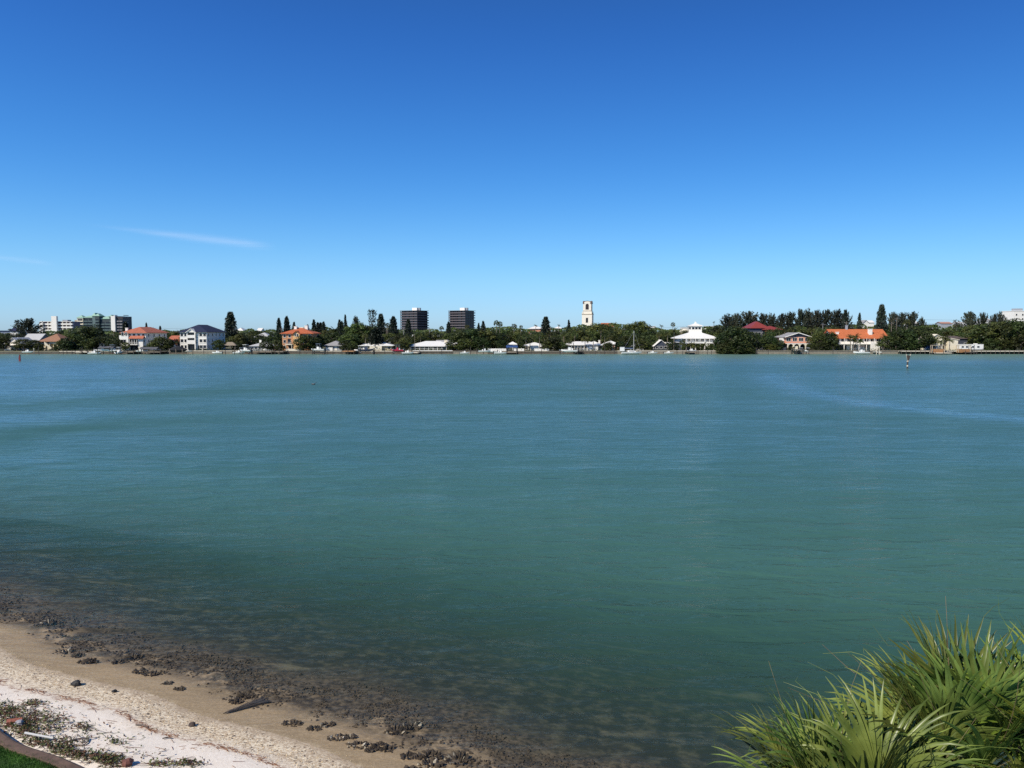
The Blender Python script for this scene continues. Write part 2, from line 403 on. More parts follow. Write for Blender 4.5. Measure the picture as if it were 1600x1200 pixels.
# far land
mb = MB()
LM = pm('far_lawn_ground', (.13, .13, .07), .95, .4, .2)
n = 20; xsl = [-1200 + 2400 * i / n for i in range(n + 1)]; ysl = [336.95, 345, 360, 400, 600, 1500, 6000, 20000]
for j in range(len(ysl) - 1):
    for i in range(n):
        k = 1 + 12 * (j > 5)
        mb.face(((xsl[i] * (1 if ysl[j] < 1500 else 10), ysl[j], G), (xsl[i + 1] * (1 if ysl[j] < 1500 else 10), ysl[j], G), (xsl[i + 1] * (1 if ysl[j + 1] < 1500 else 10), ysl[j + 1], G), (xsl[i] * (1 if ysl[j + 1] < 1500 else 10), ysl[j + 1], G)))
mb.face(((-1200, 336.95, -3), (1200, 336.95, -3), (1200, 336.95, G), (-1200, 336.95, G)))
tag(mb.build('ground', LM), kind='structure')

# ------------------------------------------------------------------ tree prototypes (unit height, unit width)
def rnd_dir(rg):
    while True:
        v = Vector((rg.uniform(-1, 1), rg.uniform(-1, 1), rg.uniform(-1, 1)))
        if .05 < v.length < 1: return v.normalized()
def leafq(mb, p, nrm, sx, sy, rg):
    a = nrm.orthogonal().normalized(); a = Matrix.Rotation(rg.uniform(0, 6.28), 3, nrm) @ a; b = nrm.cross(a)
    mb.face((p - a * sx, p - b * sy, p + a * sx, p + b * sy))
def proto_broad(seed, low=.12):
    rg = random.Random(seed); mb = MB()
    nb = rg.randint(20, 26); bl = []
    for i in range(nb):
        t = (i + .5) / nb; z = low + .08 + (.80 - low) * t
        prof = math.sin(math.pi * (0.22 + .70 * t)) ** .8
        a = i * 2.4 + rg.uniform(-.5, .5); rr = rg.uniform(.15, .40) * prof
        bl.append((Vector((rr * math.cos(a), rr * math.sin(a), z)), rg.uniform(.10, .19)))
    for c, r in bl:
        for k in range(125):
            d = rnd_dir(rg); q = c + Vector((d.x * r, d.y * r, d.z * r * .72)) * rg.uniform(.55, 1.12)
            nn = (d + Vector((0, 0, .5)) + rnd_dir(rg) * .7).normalized(); s = rg.uniform(.017, .033)
            leafq(mb, q, nn, s, s * .8, rg)
    tm = MB(); top = Vector((rg.uniform(-.03, .03), rg.uniform(-.03, .03), .42))
    tm.path([(0, 0, -.03), (.01, 0, .2), top], [.035, .026, .02])
    for c, r in bl[::3]: tm.tube(top * rg.uniform(.5, 1), c, .012, .004, 5)
    return mb, tm
def proto_casu(seed):
    rg = random.Random(seed); mb = MB(); tm = MB()
    tm.path([(0, 0, -.02), (.01, .01, .45), (.02, 0, .85)], [.03, .02, .005])
    for i in range(46):
        t = (i + .5) / 46; a = i * 2.4 + rg.uniform(-.4, .4); el = -.25 + 1.75 * t
        e = Vector((math.cos(a) * math.cos(el) * .5, math.sin(a) * math.cos(el) * .5, .46 + .50 * math.sin(el))) * 1.0
        e = Vector((e.x, e.y, e.z)) + rnd_dir(rg) * .05; b0 = Vector((.01, 0, max(.08, e.z - .22 - .25 * rg.random())))
        tm.tube(b0, e, .010, .003, 4)
        for k in range(62):
            u = rg.uniform(.25, 1.0); q = b0.lerp(e, u) + rnd_dir(rg) * rg.uniform(0, .085) * (1.1 - .45 * u)
            d = ((e - b0).normalized() + Vector((0, 0, .2)) + rnd_dir(rg) * 1.0).normalized(); sd_ = Matrix.Rotation(rg.uniform(0, 6.28), 3, d) @ d.orthogonal().normalized() * rg.uniform(.014, .026); l = d * rg.uniform(.03, .06)
            mb.face((q - sd_, q + sd_, q + l))
    return mb, tm
def proto_norf(seed, whorls=17, power=.75, dens=11, tip=.02, lift=.10, flat=False):
    rg = random.Random(seed); mb = MB(); tm = MB()
    tm.path([(0, 0, -.02), (0, 0, .5), (.005, 0, .99)], [.035, .022, .004])
    for w_ in range(whorls):
        t = (w_ + .5) / whorls; z = .10 + .88 * t
        r = .5 * max(tip, (1 - t)) ** power * rg.uniform(.82, 1.08)
        if flat: r = .5 * (1 - .25 * t) * rg.uniform(.55, 1.1) if w_ % 1 == 0 else 0
        nbr = 7
        for k in range(nbr):
            a = 6.28 * k / nbr + w_ * .7 + rg.uniform(-.2, .2); rr = r * rg.uniform(.8, 1.1)
            b0 = Vector((0, 0, z)); e = Vector((math.cos(a) * rr, math.sin(a) * rr, z + lift * rr))
            tm.tube(b0, e, .006, .002, 3, False)
            for j in range(dens):
                u = rg.uniform(.25, 1.0) if not flat else rg.uniform(.45, 1.05); q = b0.lerp(e, u) + Vector((rg.uniform(-.04, .04), rg.uniform(-.04, .04), rg.uniform(-.010, .016)))
                leafq(mb, q, (Vector((0, 0, 1)) + rnd_dir(rg) * .9).normalized(), rg.uniform(.04, .08), rg.uniform(.016, .03), rg)
    return mb, tm
def strip(mb, pts, wid, up=Vector((0, 0, 1)), fold=0.0):
    k = len(mb.v)
    for i, p in enumerate(pts):
        d = (pts[min(i + 1, len(pts) - 1)] - pts[max(i - 1, 0)]).normalized(); s = d.cross(up)
        if s.length < 1e-4: s = Vector((1, 0, 0))
        s.normalize(); nn = s.cross(d)
        if fold: mb.v.extend((tuple(p - s * wid[i] + nn * wid[i] * fold), tuple(p), tuple(p + s * wid[i] + nn * wid[i] * fold)))
        else: mb.v.extend((tuple(p - s * wid[i]), tuple(p + s * wid[i])))
    c = 3 if fold else 2
    for i in range(len(pts) - 1):
        for j in range(c - 1):
            a = k + i * c + j; mb.f.append((a, a + 1, a + c + 1, a + c))
def proto_sabal(seed):                          # unit radius .5 ball of fans, centre at origin
    rg = random.Random(seed); mb = MB()
    for i in range(46):
        d = rnd_dir(rg); 
        if d.z < -.75: d.z = abs(d.z); 
        d.normalize(); L = rg.uniform(.36, .5); c = d * L * .55 + Vector((0, 0, .02))
        mb.tube((0, 0, 0), c, .008, .005, 3, False)
        a = d.orthogonal().normalized(); b_ = d.cross(a); rot = rg.uniform(0, 3.14); sd_ = a * math.cos(rot) + b_ * math.sin(rot)
        for k in range(7):
            ang = (k - 3) * .42; dd = (d * math.cos(ang) + sd_ * math.sin(ang)).normalized(); ll = L * .55 * (1 - .05 * abs(k - 3))
            p1 = c + dd * ll * .55; p2 = c + dd * ll + Vector((0, 0, -.07)); nn = dd.cross(d.cross(sd_)).normalized() * .018
            mb.face((c - nn * .5, p1 - nn, p2, p1 + nn))
    return mb
def proto_coco(seed, nf=15):                    # unit radius .5, pinnate arching fronds
    rg = random.Random(seed); mb = MB()
    for i in range(nf):
        a = i * 2.4 + rg.uniform(-.3, .3); el = rg.uniform(-.1, 1.25); L = .52
        d0 = Vector((math.cos(a) * math.cos(el), math.sin(a) * math.cos(el), math.sin(el))); pts = []; p = Vector((0, 0, 0)); d = d0
        for k in range(8):
            pts.append(p.copy()); p = p + d * L / 7; d = (d + Vector((0, 0, -.20))).normalized()
        for k in range(1, 8):
            dd = (pts[k] - pts[k - 1]).normalized(); sx = dd.cross(Vector((0, 0, 1)))
            if sx.length < .01: sx = Vector((1, 0, 0))
            sx.normalize()
            mb.tube(pts[k - 1], pts[k], .006, .005, 3, False)
            for sgn in (-1, 1):
                for q in range(3):
                    b0 = pts[k - 1].lerp(pts[k], q / 3); l = .17 * math.sin(math.pi * (.15 + .8 * k / 8))
                    e = b0 + sx * sgn * l * .8 + dd * l * .5 + Vector((0, 0, -l * .55))
                    mb.face((b0, b0 + dd * .02, e))
    return mb
PRO = {}
def reg(kind, lst, lm, tmat=BARK):
    PRO[kind] = [(a.mesh(kind + '_crown', lm), b.mesh(kind + '_trunk', tmat)) for a, b in lst]
reg('broad', [proto_broad(i) for i in range(1, 7)], LEAF)
reg('mangrove', [proto_broad(20 + i, .0) for i in range(4)], LEAFD)
reg('casu', [proto_casu(40 + i) for i in range(4)], CASU)
reg('norf', [proto_norf(60 + i) for i in range(3)], NORF)
reg('cyp', [proto_norf(70 + i, 26, .42, 16) for i in range(2)], NORF)
reg('open', [proto_norf(80, 11, .5, 9, .3, .35, True)], NORF)
PALMC = {'sabal': [proto_sabal(i).mesh('palm_crown', PALM) for i in range(3)], 'coco': [proto_coco(i).mesh('palm_crown', PALM) for i in range(3)],
         'bushy': [proto_coco(9 + i, 26).mesh('palm_crown', PALM) for i in range(2)]}
tb = MB(); tb.path([(0, 0, -.01), (.05, .02, .35), (-.03, .04, .7), (0, 0, 1)], [.21, .16, .15, .13], 8); PTR = tb.mesh('palm_trunk', PBARK)
NAME = {'broad': 'broadleaf_tree', 'mangrove': 'mangrove_tree', 'casu': 'casuarina_tree', 'norf': 'norfolk_pine', 'cyp': 'columnar_pine', 'open': 'norfolk_pine', 'sabal': 'cabbage_palm', 'coco': 'coconut_palm', 'bushy': 'areca_palm'}
trg = random.Random(99); cnt = {}
def tree(kind, px, wpx, ytop, Y, label=None, desc=None, front=False, group=None, base=None, squash=1.0):
    b0 = G if base is None else base
    zt = Z(ytop, Y); W = wpx * Y / F
    cat = 'palm' if kind in PALMC else 'tree'
    o = thing(NAME[kind], label, cat, (X(px, Y), Y, b0), trg.uniform(0, 6.28), group)
    k = cnt[kind] = cnt.get(kind, 0) + 1
    H = zt - b0; W *= {'broad': 1.25, 'mangrove': 1.2, 'casu': 1.5, 'norf': 2.1, 'cyp': 2.05, 'open': 1.1}.get(kind, 1.0)
    if kind in PALMC:
        pl = PALMC[kind]; cz = H - .42 * W
        put('trunk', PTR, o, None, (1, 1, max(.4, cz)))
        put('crown', pl[k % len(pl)], o, (0, 0, max(.4, cz)), (W, W, W))
    else:
        a, b = PRO[kind][k % len(PRO[kind])]
        put('trunk', b, o, None, (W ** .5 * H ** .5 * .7, W ** .5 * H ** .5 * .7, H) if kind in ('broad', 'casu') else (W, W, H))
        put('crown', a, o, None, (W, W, H))
    if desc: autolabel(o, desc, px, front)
    return o

# ------------------------------------------------------------------ buildings
def window_on(parent, face, a, z0, wd, ht, off, name='window', fm=WHITE, gm=None, mull=True):
    """a framed window standing on a wall: face 'f' front (y=off), 'r' right (x=off), 'l' left"""
    t = .09; fr_ = MB(); gl_ = MB()
    def bx(mb, u0, u1, z0_, z1_, d0, d1):
        if face == 'f': mb.box(u0, u1, off - d1, off - d0, z0_, z1_)
        elif face == 'r': mb.box(off + d0, off + d1, u0, u1, z0_, z1_)
        else: mb.box(off - d1, off - d0, u0, u1, z0_, z1_)
    u0, u1, z1 = a - wd / 2, a + wd / 2, z0 + ht
    bx(fr_, u0 - t, u1 + t, z0 - t * 1.4, z0, .003, .10); bx(fr_, u0 - t, u1 + t, z1, z1 + t, .003, .08)
    bx(fr_, u0 - t, u0, z0, z1, .003, .08); bx(fr_, u1, u1 + t, z0, z1, .003, .08)
    if mull and wd > 1.4: bx(fr_, a - .03, a + .03, z0, z1, .045, .075)
    bx(gl_, u0, u1, z0, z1, .004, .04)
    f = fr_.build(name, fm, parent); gl_.build('pane', gm or PANE, f); return f
def hip_roof(mb, x0, x1, y0, y1, z, rise, oh=.6, th=.18):
    x0 -= oh; x1 += oh; y0 -= oh; y1 += oh; w_, d_ = x1 - x0, y1 - y0
    if w_ >= d_: r0 = ((x0 + d_ / 2), (y0 + y1) / 2); r1 = ((x1 - d_ / 2), (y0 + y1) / 2)
    else: r0 = ((x0 + x1) / 2, y0 + w_ / 2); r1 = ((x0 + x1) / 2, y1 - w_ / 2)
    mb.box(x0, x1, y0, y1, z, z + th); zt = z + th + rise; e = z + th
    A, B, C, D = (x0, y0, e), (x1, y0, e), (x1, y1, e), (x0, y1, e); P = (r0[0], r0[1], zt); Q = (r1[0], r1[1], zt)
    if w_ >= d_:
        mb.face((A, B, Q, P)); mb.face((B, C, Q)); mb.face((C, D, P, Q)); mb.face((D, A, P))
    else:
        mb.face((A, B, P)); mb.face((B, C, Q, P)); mb.face((C, D, Q)); mb.face((D, A, P, Q))
def gable_roof(mb, x0, x1, y0, y1, z, rise, axis='x', oh=.5, th=.2):
    if axis == 'x':      # ridge along x
        ym = (y0 + y1) / 2; sl = rise / (ym - y0); ze = z - sl * oh
        for s, ye in ((-1, y0 - oh), (1, y1 + oh)):
            mb.hexa(((x0 - oh, ye, ze), (x1 + oh, ye, ze), (x1 + oh, ym, z + rise), (x0 - oh, ym, z + rise), (x0 - oh, ye, ze + th), (x1 + oh, ye, ze + th), (x1 + oh, ym, z + rise + th), (x0 - oh, ym, z + rise + th)))
    else:
        xm = (x0 + x1) / 2; sl = rise / (xm - x0); ze = z - sl * oh
        for xe in (x0 - oh, x1 + oh):
            mb.hexa(((xe, y0 - oh, ze), (xm, y0 - oh, z + rise), (xm, y1 + oh, z + rise), (xe, y1 + oh, ze), (xe, y0 - oh, ze + th), (xm, y0 - oh, z + rise + th), (xm, y1 + oh, z + rise + th), (xe, y1 + oh, ze + th)))
INFO = {}
def house(name, label, px0, px1, Y, yeave, yridge, depth, roof, wm, rm, floors=1, wins=4, cat='house', side=None, oh=.6, z0=0.0, trim=WHITE, door=True, winh=1.3, winw=1.1, group=None, gm=None, skip=()):
    x0, x1 = X(px0, Y), X(px1, Y); cx = (x0 + x1) / 2; hw = (x1 - x0) / 2
    ze = Z(yeave, Y) - G
    yr = Y + (depth / 2 if roof in ('hip', 'gable') else 0)
    zr = Z(yridge, yr) - G
    o = thing(name, label, cat, (cx, Y, G), 0, group)
    INFO[o.name] = (hw, ze, zr)
    mb = MB(); mb.box(-hw, hw, 0, depth, z0, ze)
    if roof == 'gable_front': mb.hexa(((-hw, 0, ze), (hw, 0, ze), (hw, depth, ze), (-hw, depth, ze), (-.01, 0, zr - .02), (.01, 0, zr - .02), (.01, depth, zr - .02), (-.01, depth, zr - .02)))
    if roof == 'gable': mb.hexa(((-hw, 0, ze), (hw, 0, ze), (hw, depth, ze), (-hw, depth, ze), (-hw, depth / 2 - .01, zr - .02), (hw, depth / 2 - .01, zr - .02), (hw, depth / 2 + .01, zr - .02), (-hw, depth / 2 + .01, zr - .02)))
    mb.build('wall', wm, o)
    rb = MB()
    if roof == 'hip': hip_roof(rb, -hw, hw, 0, depth, ze + .004, zr - ze, oh)
    elif roof == 'gable': gable_roof(rb, -hw, hw, 0, depth, ze, zr - ze, 'x', oh)
    elif roof == 'gable_front': gable_roof(rb, -hw, hw, 0, depth, ze, zr - ze, 'y', oh)
    else:
        rb.box(-hw - oh, hw + oh, -oh, depth + oh, ze + .004, ze + .3)
    rf = rb.build('roof', rm, o)
    fh = (ze - z0) / floors
    for fl in range(floors):
        for i in range(wins):
            if (fl, i) in skip: continue
            a = -hw + (i + .5) * 2 * hw / wins
            zb = z0 + fl * fh + fh * .36
            if door and fl == 0 and i == wins // 2:
                d = MB(); d.box(a - .55, a + .55, -.06, -.003, z0 + .05, z0 + 2.1); dd = d.build('door', trim, o)
                h_ = MB(); h_.tube((a + .4, -.1, z0 + 1.05), (a + .4, -.06, z0 + 1.05), .05, .05, 6); h_.build('handle', GREYM, dd)
            else: window_on(o, 'f', a, zb, min(winw, 2 * hw / wins * .7), min(winh, fh * .5), 0, 'window', trim, gm)
        if side:
            n = max(2, int(depth / 4.5))
            for i in range(n): window_on(o, side, (i + .5) * depth / n, z0 + fl * fh + fh * .36, .9, min(winh, fh * .45), hw if side == 'r' else -hw, 'window', trim, gm)
    return o, rf
def chimney(rf, x, y, z0, z1, s=.5, mat=WHITE):
    c = MB(); c.box(x - s, x + s, y - s, y + s, z0, z1); c.box(x - s - .1, x + s + .1, y - s - .1, y + s + .1, z1 + .003, z1 + .2); return c.build('chimney', mat, rf)
def railing(mb, x0, x1, y, z, h=1.0, step=.35):
    mb.box(x0, x1, y - .03, y + .03, z + h - .06, z + h); mb.box(x0, x1, y - .02, y + .02, z + .08, z + .13)
    n = max(1, int((x1 - x0) / step))
    for i in range(n + 1):
        x = x0 + (x1 - x0) * i / n; mb.box(x - .025, x + .025, y - .025, y + .025, z, z + h - .06)
def lx(o, px, Y): return X(px, Y) - o.location.x

# ------------------------------------------------------------------ the houses along the far bank, from left to right
# white gable house, gable facing the water
o, rf = house('gabled_house', 'small white gabled house with silver roof at far left of the bank', 8, 33, 352, 537, 528, 11, 'gable_front', WHITE, SILVER, 1, 3, side='r', z0=0)
bl = MB(); bl.box(-2.6, 2.6, -2.2, -.003, .0, 2.3); bl.build('porch', WHITE, o)
# grey metal roof behind
o, rf = house('cottage', 'cottage with pale grey metal roof behind the trees, left of the brown-roofed house', 37, 61, 368, 531, 522, 9, 'gable', GREYW, SILVER, 1, 3)
# brown hipped stilt house with an outside stair
Y = 350
o, rf = house('stilt_house', 'cream stilt house with brown hipped roof and an outside stair', 63.5, 96, Y, 534, 522, 11, 'hip', CREAM, BROWNR, 1, 4, z0=2.9, door=False, oh=.8, side='r', skip=((0, 2),))
hw, ze, zr = INFO[o.name]
for i in range(6):
    a = MB(); x = -hw + .3 + i * (2 * hw - .6) / 5; a.box(x - .16, x + .16, .1, .42, 0, 2.9); a.build('stilt', CREAM, o); a = MB(); a.box(x - .16, x + .16, 10.4, 10.7, 0, 2.9); a.build('stilt', CREAM, o)
a = MB(); a.box(-hw + .4, -hw + 4.2, .5, 8, .02, 2.88); a.build('lower_wall', PALECREAM, o)
st = MB(); xa, xb = lx(o, 72, Y), lx(o, 84, Y)
for i in range(15):
    t = i / 14; x = xa + (xb - xa) * t; z = 3.0 * (1 - t); st.box(x, x + .3, -1.4, -.2, max(0, z - .12), z + .06)
st.hexa(((xa, -1.42, 2.6), (xb, -1.42, -.0), (xb, -1.36, 0), (xa, -1.36, 2.6), (xa, -1.42, 4.0), (xb, -1.42, 1.1), (xb, -1.36, 1.1), (xa, -1.36, 4.0)))
st.build('staircase', PALECREAM, o)
rl = MB(); railing(rl, lx(o, 84, Y), hw, -.1, 2.9); rl.build('railing', PALECREAM, o)

# far flat building at the left edge
o, rf = house('flat_roofed_building', 'distant low building with a flat grey-blue roof at the far left edge', -20, 28, 520, 517, 513.4, 20, 'flat', GREYB, GREYB, 2, 9, 'building', door=False)
o, rf = house('slope_roofed_building', 'distant white sided building with dark slanted roof left of the big casuarina', 16, 29, 470, 517, 512.5, 9, 'gable', WHITE, NAVY, 1, 2, 'building', door=False)

# white slab apartment block with stair tower
Y = 720; o = thing('apartment_block', 'long white apartment block with a tall plain stair tower in its middle', 'building', (X(89, Y), Y, G))
xl, xr = lx(o, 64, Y), lx(o, 114, Y); top = Z(502.3, Y) - G; nf = 6; fh = top / nf
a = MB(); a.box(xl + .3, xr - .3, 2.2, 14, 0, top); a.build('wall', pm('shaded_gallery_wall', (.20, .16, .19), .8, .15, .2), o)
for i in range(nf + 1):
    a = MB(); z = i * fh; a.box(xl, xr, 0, 2.18, z - .2, z + (.15 if i == nf else 1.15)); a.build('gallery_parapet', WHITE, o)
a = MB(); a.box(lx(o, 64, Y), lx(o, 69, Y), -1.5, -.01, 0, top - .3); f = a.build('end_wing', WHITE, o)
for i in range(nf):
    a = MB(); a.box(lx(o, 65, Y), lx(o, 68, Y), -1.56, -1.51, i * fh + 1.5, i * fh + 2.6); a.build('window', PANE, o)
a = MB(); a.box(lx(o, 84, Y), lx(o, 92, Y), -2.5, -.02, 0, Z(494, Y) - G); a.build('stair_tower', WHITE, o)
for px in (75, 80, 98, 104, 110):
    a = MB(); a.box(lx(o, px, Y), lx(o, px, Y) + .4, .3, 2.1, 0, top); a.build('pier', WHITE, o)
a = MB(); a.box(lx(o, 95, Y), lx(o, 103, Y), 4, 10, top + .005, top + 1.6); a.build('roof_plant_room', GREYM, o)

# green-trimmed condominium tower made of stepped bays
Y = 820; o = thing('apartment_tower', 'apartment tower of stepped bays with green roof trim and a tall white pier', 'building', (X(155, Y), Y, G))
def bay(p0, p1, ytop, mat, y0, cap=None, win=True, gridm=None):
    x0, x1 = lx(o, p0, Y), lx(o, p1, Y); t = Z(ytop, Y) - G
    a = MB(); a.box(x0, x1, y0, 20 + y0 * .1, 0, t); w_ = a.build('bay_wall', mat, o)
    if cap:
        c = MB(); hip_roof(c, x0, x1, y0, y0 + 9, t + .01, cap, .5, .5); c.build('green_roof', TEAL, o)
    if win:
        n = int(t / 3.1); nb = max(1, int((x1 - x0) / 3.4)); bw = (x1 - x0) / nb
        for j in range(nb):
            for i in range(3, n):
                a = MB(); a.box(x0 + j * bw + .6, x0 + (j + 1) * bw - .5, y0 - .06, y0 - .005, i * 3.1 + 1.0, i * 3.1 + 2.7); wn = a.build('window', PANE, w_)
                a = MB(); a.box(x0 + j * bw + .3, x0 + (j + 1) * bw - .3, y0 - 1.0, y0 - .07, i * 3.1 - .12, i * 3.1 + .1); a.box(x0 + j * bw + .3, x0 + (j + 1) * bw - .3, y0 - 1.0, y0 - .94, i * 3.1 + .1, i * 3.1 + .85); a.build('balcony', gridm or TRAIL, w_)
bay(116.5, 122, 500, pm('beige_stucco', (.42, .36, .28), .8, .12, .4), 1.5)
bay(121.8, 131, 497, PALECREAM, 0, 2.5, True, PALECREAM)
bay(131, 146, 496.5, DTEAL, 1.0, 1.8)
bay(145.5, 150.5, 494, TRAIL, .2, 3.0, False)
bay(150.4, 157, 494, DTEAL, -.8, 2.4)
bay(157, 172, 498.5, DTEAL, 1.3, 2.6)
bay(172, 175.5, 494.8, DTEAL, .4, 1.5)
bay(175.5, 182, 493.8, WHITE, -1.5, None, False)
bay(182, 192.5, 494.3, BRONZE, .8, None, True, SLAB)
for i in range(2, 11):
    a = MB(); a.box(lx(o, 192.5, Y) + .005, lx(o, 193.6, Y), 1.5, 12, i * 2.5 - .15, i * 2.5 + .5); a.build('side_balcony', SLAB, o)
a = MB(); a.box(lx(o, 176.5, Y), lx(o, 179, Y), 3, 8, Z(493.8, Y) - G + .004, Z(492, Y) - G); a.build('roof_plant_room', GREYM, o)

# white mediterranean house with red tiles
Y = 350; o, rf = house('tiled_roof_house', 'white two and a half storey house with red hipped tile roof and arched loggia', 192, 228, Y, 520.5, 511.5, 21.5, 'hip', WHITE, REDT, 3, 5, side='r', oh=.9, door=True)
hw, ze, zr = INFO[o.name]
a = MB(); a.box(-hw - .6, -hw + 3.5, -2.0, -.004, 0, ze - 1.0); a.build('projecting_bay', WHITE, o); a = MB(); a.box(-hw + 7.4, hw - .8, -1.2, -.004, 0, 5.3); a.build('projecting_bay', WHITE, o)
a = MB(); gable_roof(a, -hw + 3.9, hw - .4, -2.0, -.01, 5.5, .9, 'x', .25); a.build('porch_roof', REDT, o)
for x, z, wd, ht in ((-hw + 1.0, 6.6, 1.0, 1.6), (-hw + 2.6, 6.6, .7, 1.6), (-hw + .9, 3.2, 2.2, 1.7), (-hw + 1.5, .4, 1.6, 1.7)):
    window_on(o, 'f', x if x > -hw + .9 else x + .4, z, wd, ht, -2.0)
a = MB(); a.box(-hw + 3.7, -hw + 7.2, -.25, -.07, 3.0, 4.9); a.build('loggia_opening', PANE, o)
a = MB()
for i in range(4): a.tube((-hw + 3.8 + i * 1.1, -1.6, 2.75), (-hw + 3.8 + i * 1.1, -1.6, 5.3), .14, .14, 8)
a.box(-hw + 3.55, -hw + 7.38, -1.8, -.26, 2.5, 2.74); a.build('loggia_columns', WHITE, o)
rl = MB(); railing(rl, -hw + 3.6, -hw + 7.35, -1.78, 2.745); rl.build('balustrade', WHITE, o)
a = MB(); a.box(-hw + 3.7, -hw + 7.2, -.3, -.07, .2, 2.3); a.build('garage_opening', PANE, o)
chimney(rf, -hw + .6, 3, ze - .2, ze + 2.2, .55)
# low orange-red tile house behind
o, rf = house('tiled_bungalow', 'low house with salmon-red tile roof squeezed between the two big white houses', 263, 283, 375, 532, 525, 10, 'gable', PINKO, REDT, 1, 3)

# white three-storey house with navy roof
Y = 350; o, rf = house('three_storey_house', 'large white three-storey house with navy hipped roof and central gabled portico', 281.5, 323, Y, 519.3, 508, 22.5, 'hip', WHITE, NAVY, 3, 7, side='r', oh=.7, skip=[(a, b) for a in range(3) for b in (2, 3, 4)] , door=False, winw=1.5, winh=1.5)
hw, ze, zr = INFO[o.name]
pw = 1.75
a = MB(); a.box(-hw + 3.3, -hw + 7.3, -.9, -.01, 2.9, 4.6); a.box(-hw + 3.3, -hw + 7.3, -.9, -.01, 5.6, 6.9); a.box(-hw + 3.3, -hw + 7.3, -.9, -.01, 8.5, ze - .02)
a.box(-hw + 3.3, -hw + 3.75, -.92, -.012, 0, ze); a.box(-hw + 6.85, -hw + 7.3, -.92, -.012, 0, ze)
xm = -hw + 5.3; a.hexa(((xm - 2, -.92, ze + .003), (xm + 2, -.92, ze + .003), (xm + 2, -.01, ze + .003), (xm - 2, -.01, ze + .003), (xm - .02, -.92, ze + 1.5), (xm + .02, -.92, ze + 1.5), (xm + .02, -.01, ze + 1.5), (xm - .02, -.01, ze + 1.5)))
a.build('portico', WHITE, o)
a = MB(); gable_roof(a, xm - 2, xm + 2, -1.0, 4.5, ze + .02, 1.5, 'y', .35); a.build('portico_roof', WHITE, o)
for z0, z1 in ((.2, 2.7), (4.65, 5.55), (7.0, 8.45)):
    a = MB(); a.box(xm - 1.5, xm + 1.5, -.2, -.05, z0, z1); a.build('recessed_opening', PANE, o)
for x in (-hw + 8.7, -hw + 11.0):
    a = MB(); a.box(x - .8, x + .8, -.05, -.004, .1, 2.3); a.build('garage_door', PANE, o)
a = MB(); a.box(-hw - .06, hw + .06, -.12, -.003, 3.05, 3.25); a.box(-hw - .06, hw + .06, -.12, -.003, 6.2, 6.35); a.build('string_course', WHITE, o)

# tiki hut with thatched roof
Y = 344; o = thing('open_shelter', 'open garden shelter with low brown thatched roof right of the navy-roofed house', 'shelter', (X(357, Y), Y, G))
a = MB(); hip_roof(a, -3.0, 3.0, 0, 4, 2.3, 1.4, .3, .15); a.build('roof', pm('thatch', (.26, .21, .15), .95, .3, 4, 0, .5), o)
for x in (-2.8, 0, 2.8):
    for y in (.2, 3.8): a = MB(); a.tube((x, y, 0), (x, y, 2.3), .1, .1, 6); a.build('post', WOOD, o)

# domed roof in second row
Y = 400; o, rf = house('domed_roof_house', 'house with pale grey hipped roof like a dome among trees left of the orange house', 398, 421, Y, 527, 520, 9, 'hip', GREYW, SILVER, 1, 3)
# low white house
Y = 348; o, rf = house('waterfront_cottage', 'low cottage with pale metal roof behind white boats, left of the orange house', 391, 426, Y, 541, 535, 9, 'hip', GREYW, SILVER, 1, 6)
hw, ze, zr = INFO[o.name]; chimney(rf, -2.0, 5, ze + .3, zr + .9, .4)

# orange stucco house
Y = 352; o, rf = house('orange_house', 'tall orange stucco house with terracotta hipped roof and white chimneys', 441, 488, Y, 521.5, 512.5, 13, 'hip', ORANGE, TERRA, 3, 6, oh=.8, skip=[(a, b) for a in range(3) for b in (2, 3)], door=False, side='r')
hw, ze, zr = INFO[o.name]
xa, xb = lx(o, 459.5, Y), lx(o, 470, Y)
a = MB(); a.box(xa, xb, -1.6, -.004, 0, ze - .1); xm = (xa + xb) / 2; a.hexa(((xa, -1.6, ze - .095), (xb, -1.6, ze - .095), (xb, -.01, ze - .095), (xa, -.01, ze - .095), (xm - .02, -1.6, ze + 1.2), (xm + .02, -1.6, ze + 1.2), (xm + .02, -.01, ze + 1.2), (xm - .02, -.01, ze + 1.2))); a.build('gabled_bay', pm('light_orange_stucco', (.72, .42, .17), .8, .1), o)
a = MB(); gable_roof(a, xa, xb, -1.8, 4, ze - .07, 1.3, 'y', .35); a.build('bay_roof', TERRA, o)
for z in (6.4, 4.0): window_on(o, 'f', xm - .45, z, .7, 1.1, -1.6); window_on(o, 'f', xm + .55, z, .7, 1.1, -1.6)
a = MB(); a.box(-hw + 2.0, xa - .2, -2.2, -.006, 2.5, 2.9); a.build('balcony_floor', PALECREAM, o)
rl = MB(); railing(rl, -hw + 2.0, xa - .2, -2.1, 2.9); rl.build('railing', GREYM, o)
for x in (-hw + 2.2, xa - .5):
    a = MB(); a.tube((x, -2, 0), (x, -2, 2.5), .15, .15, 8); a.build('column', PALECREAM, o)
for x, z in ((-hw + 3.2, 3.0), (-hw + 4.6, .2)): a = MB(); a.box(x - .7, x + .7, -.08, -.004, z, z + 2.2); a.build('glazed_door', PANE, o)
chimney(rf, -2.0, 5, ze + .6, zr + .6, .6); chimney(rf, 2.3, 7.5, ze + 1, zr + 1.0, .7)
a = MB(); a.box(-1.5, 1.2, 6, 8.4, zr - 1.0, zr + .35); a.build('roof_lantern', PALECREAM, rf)
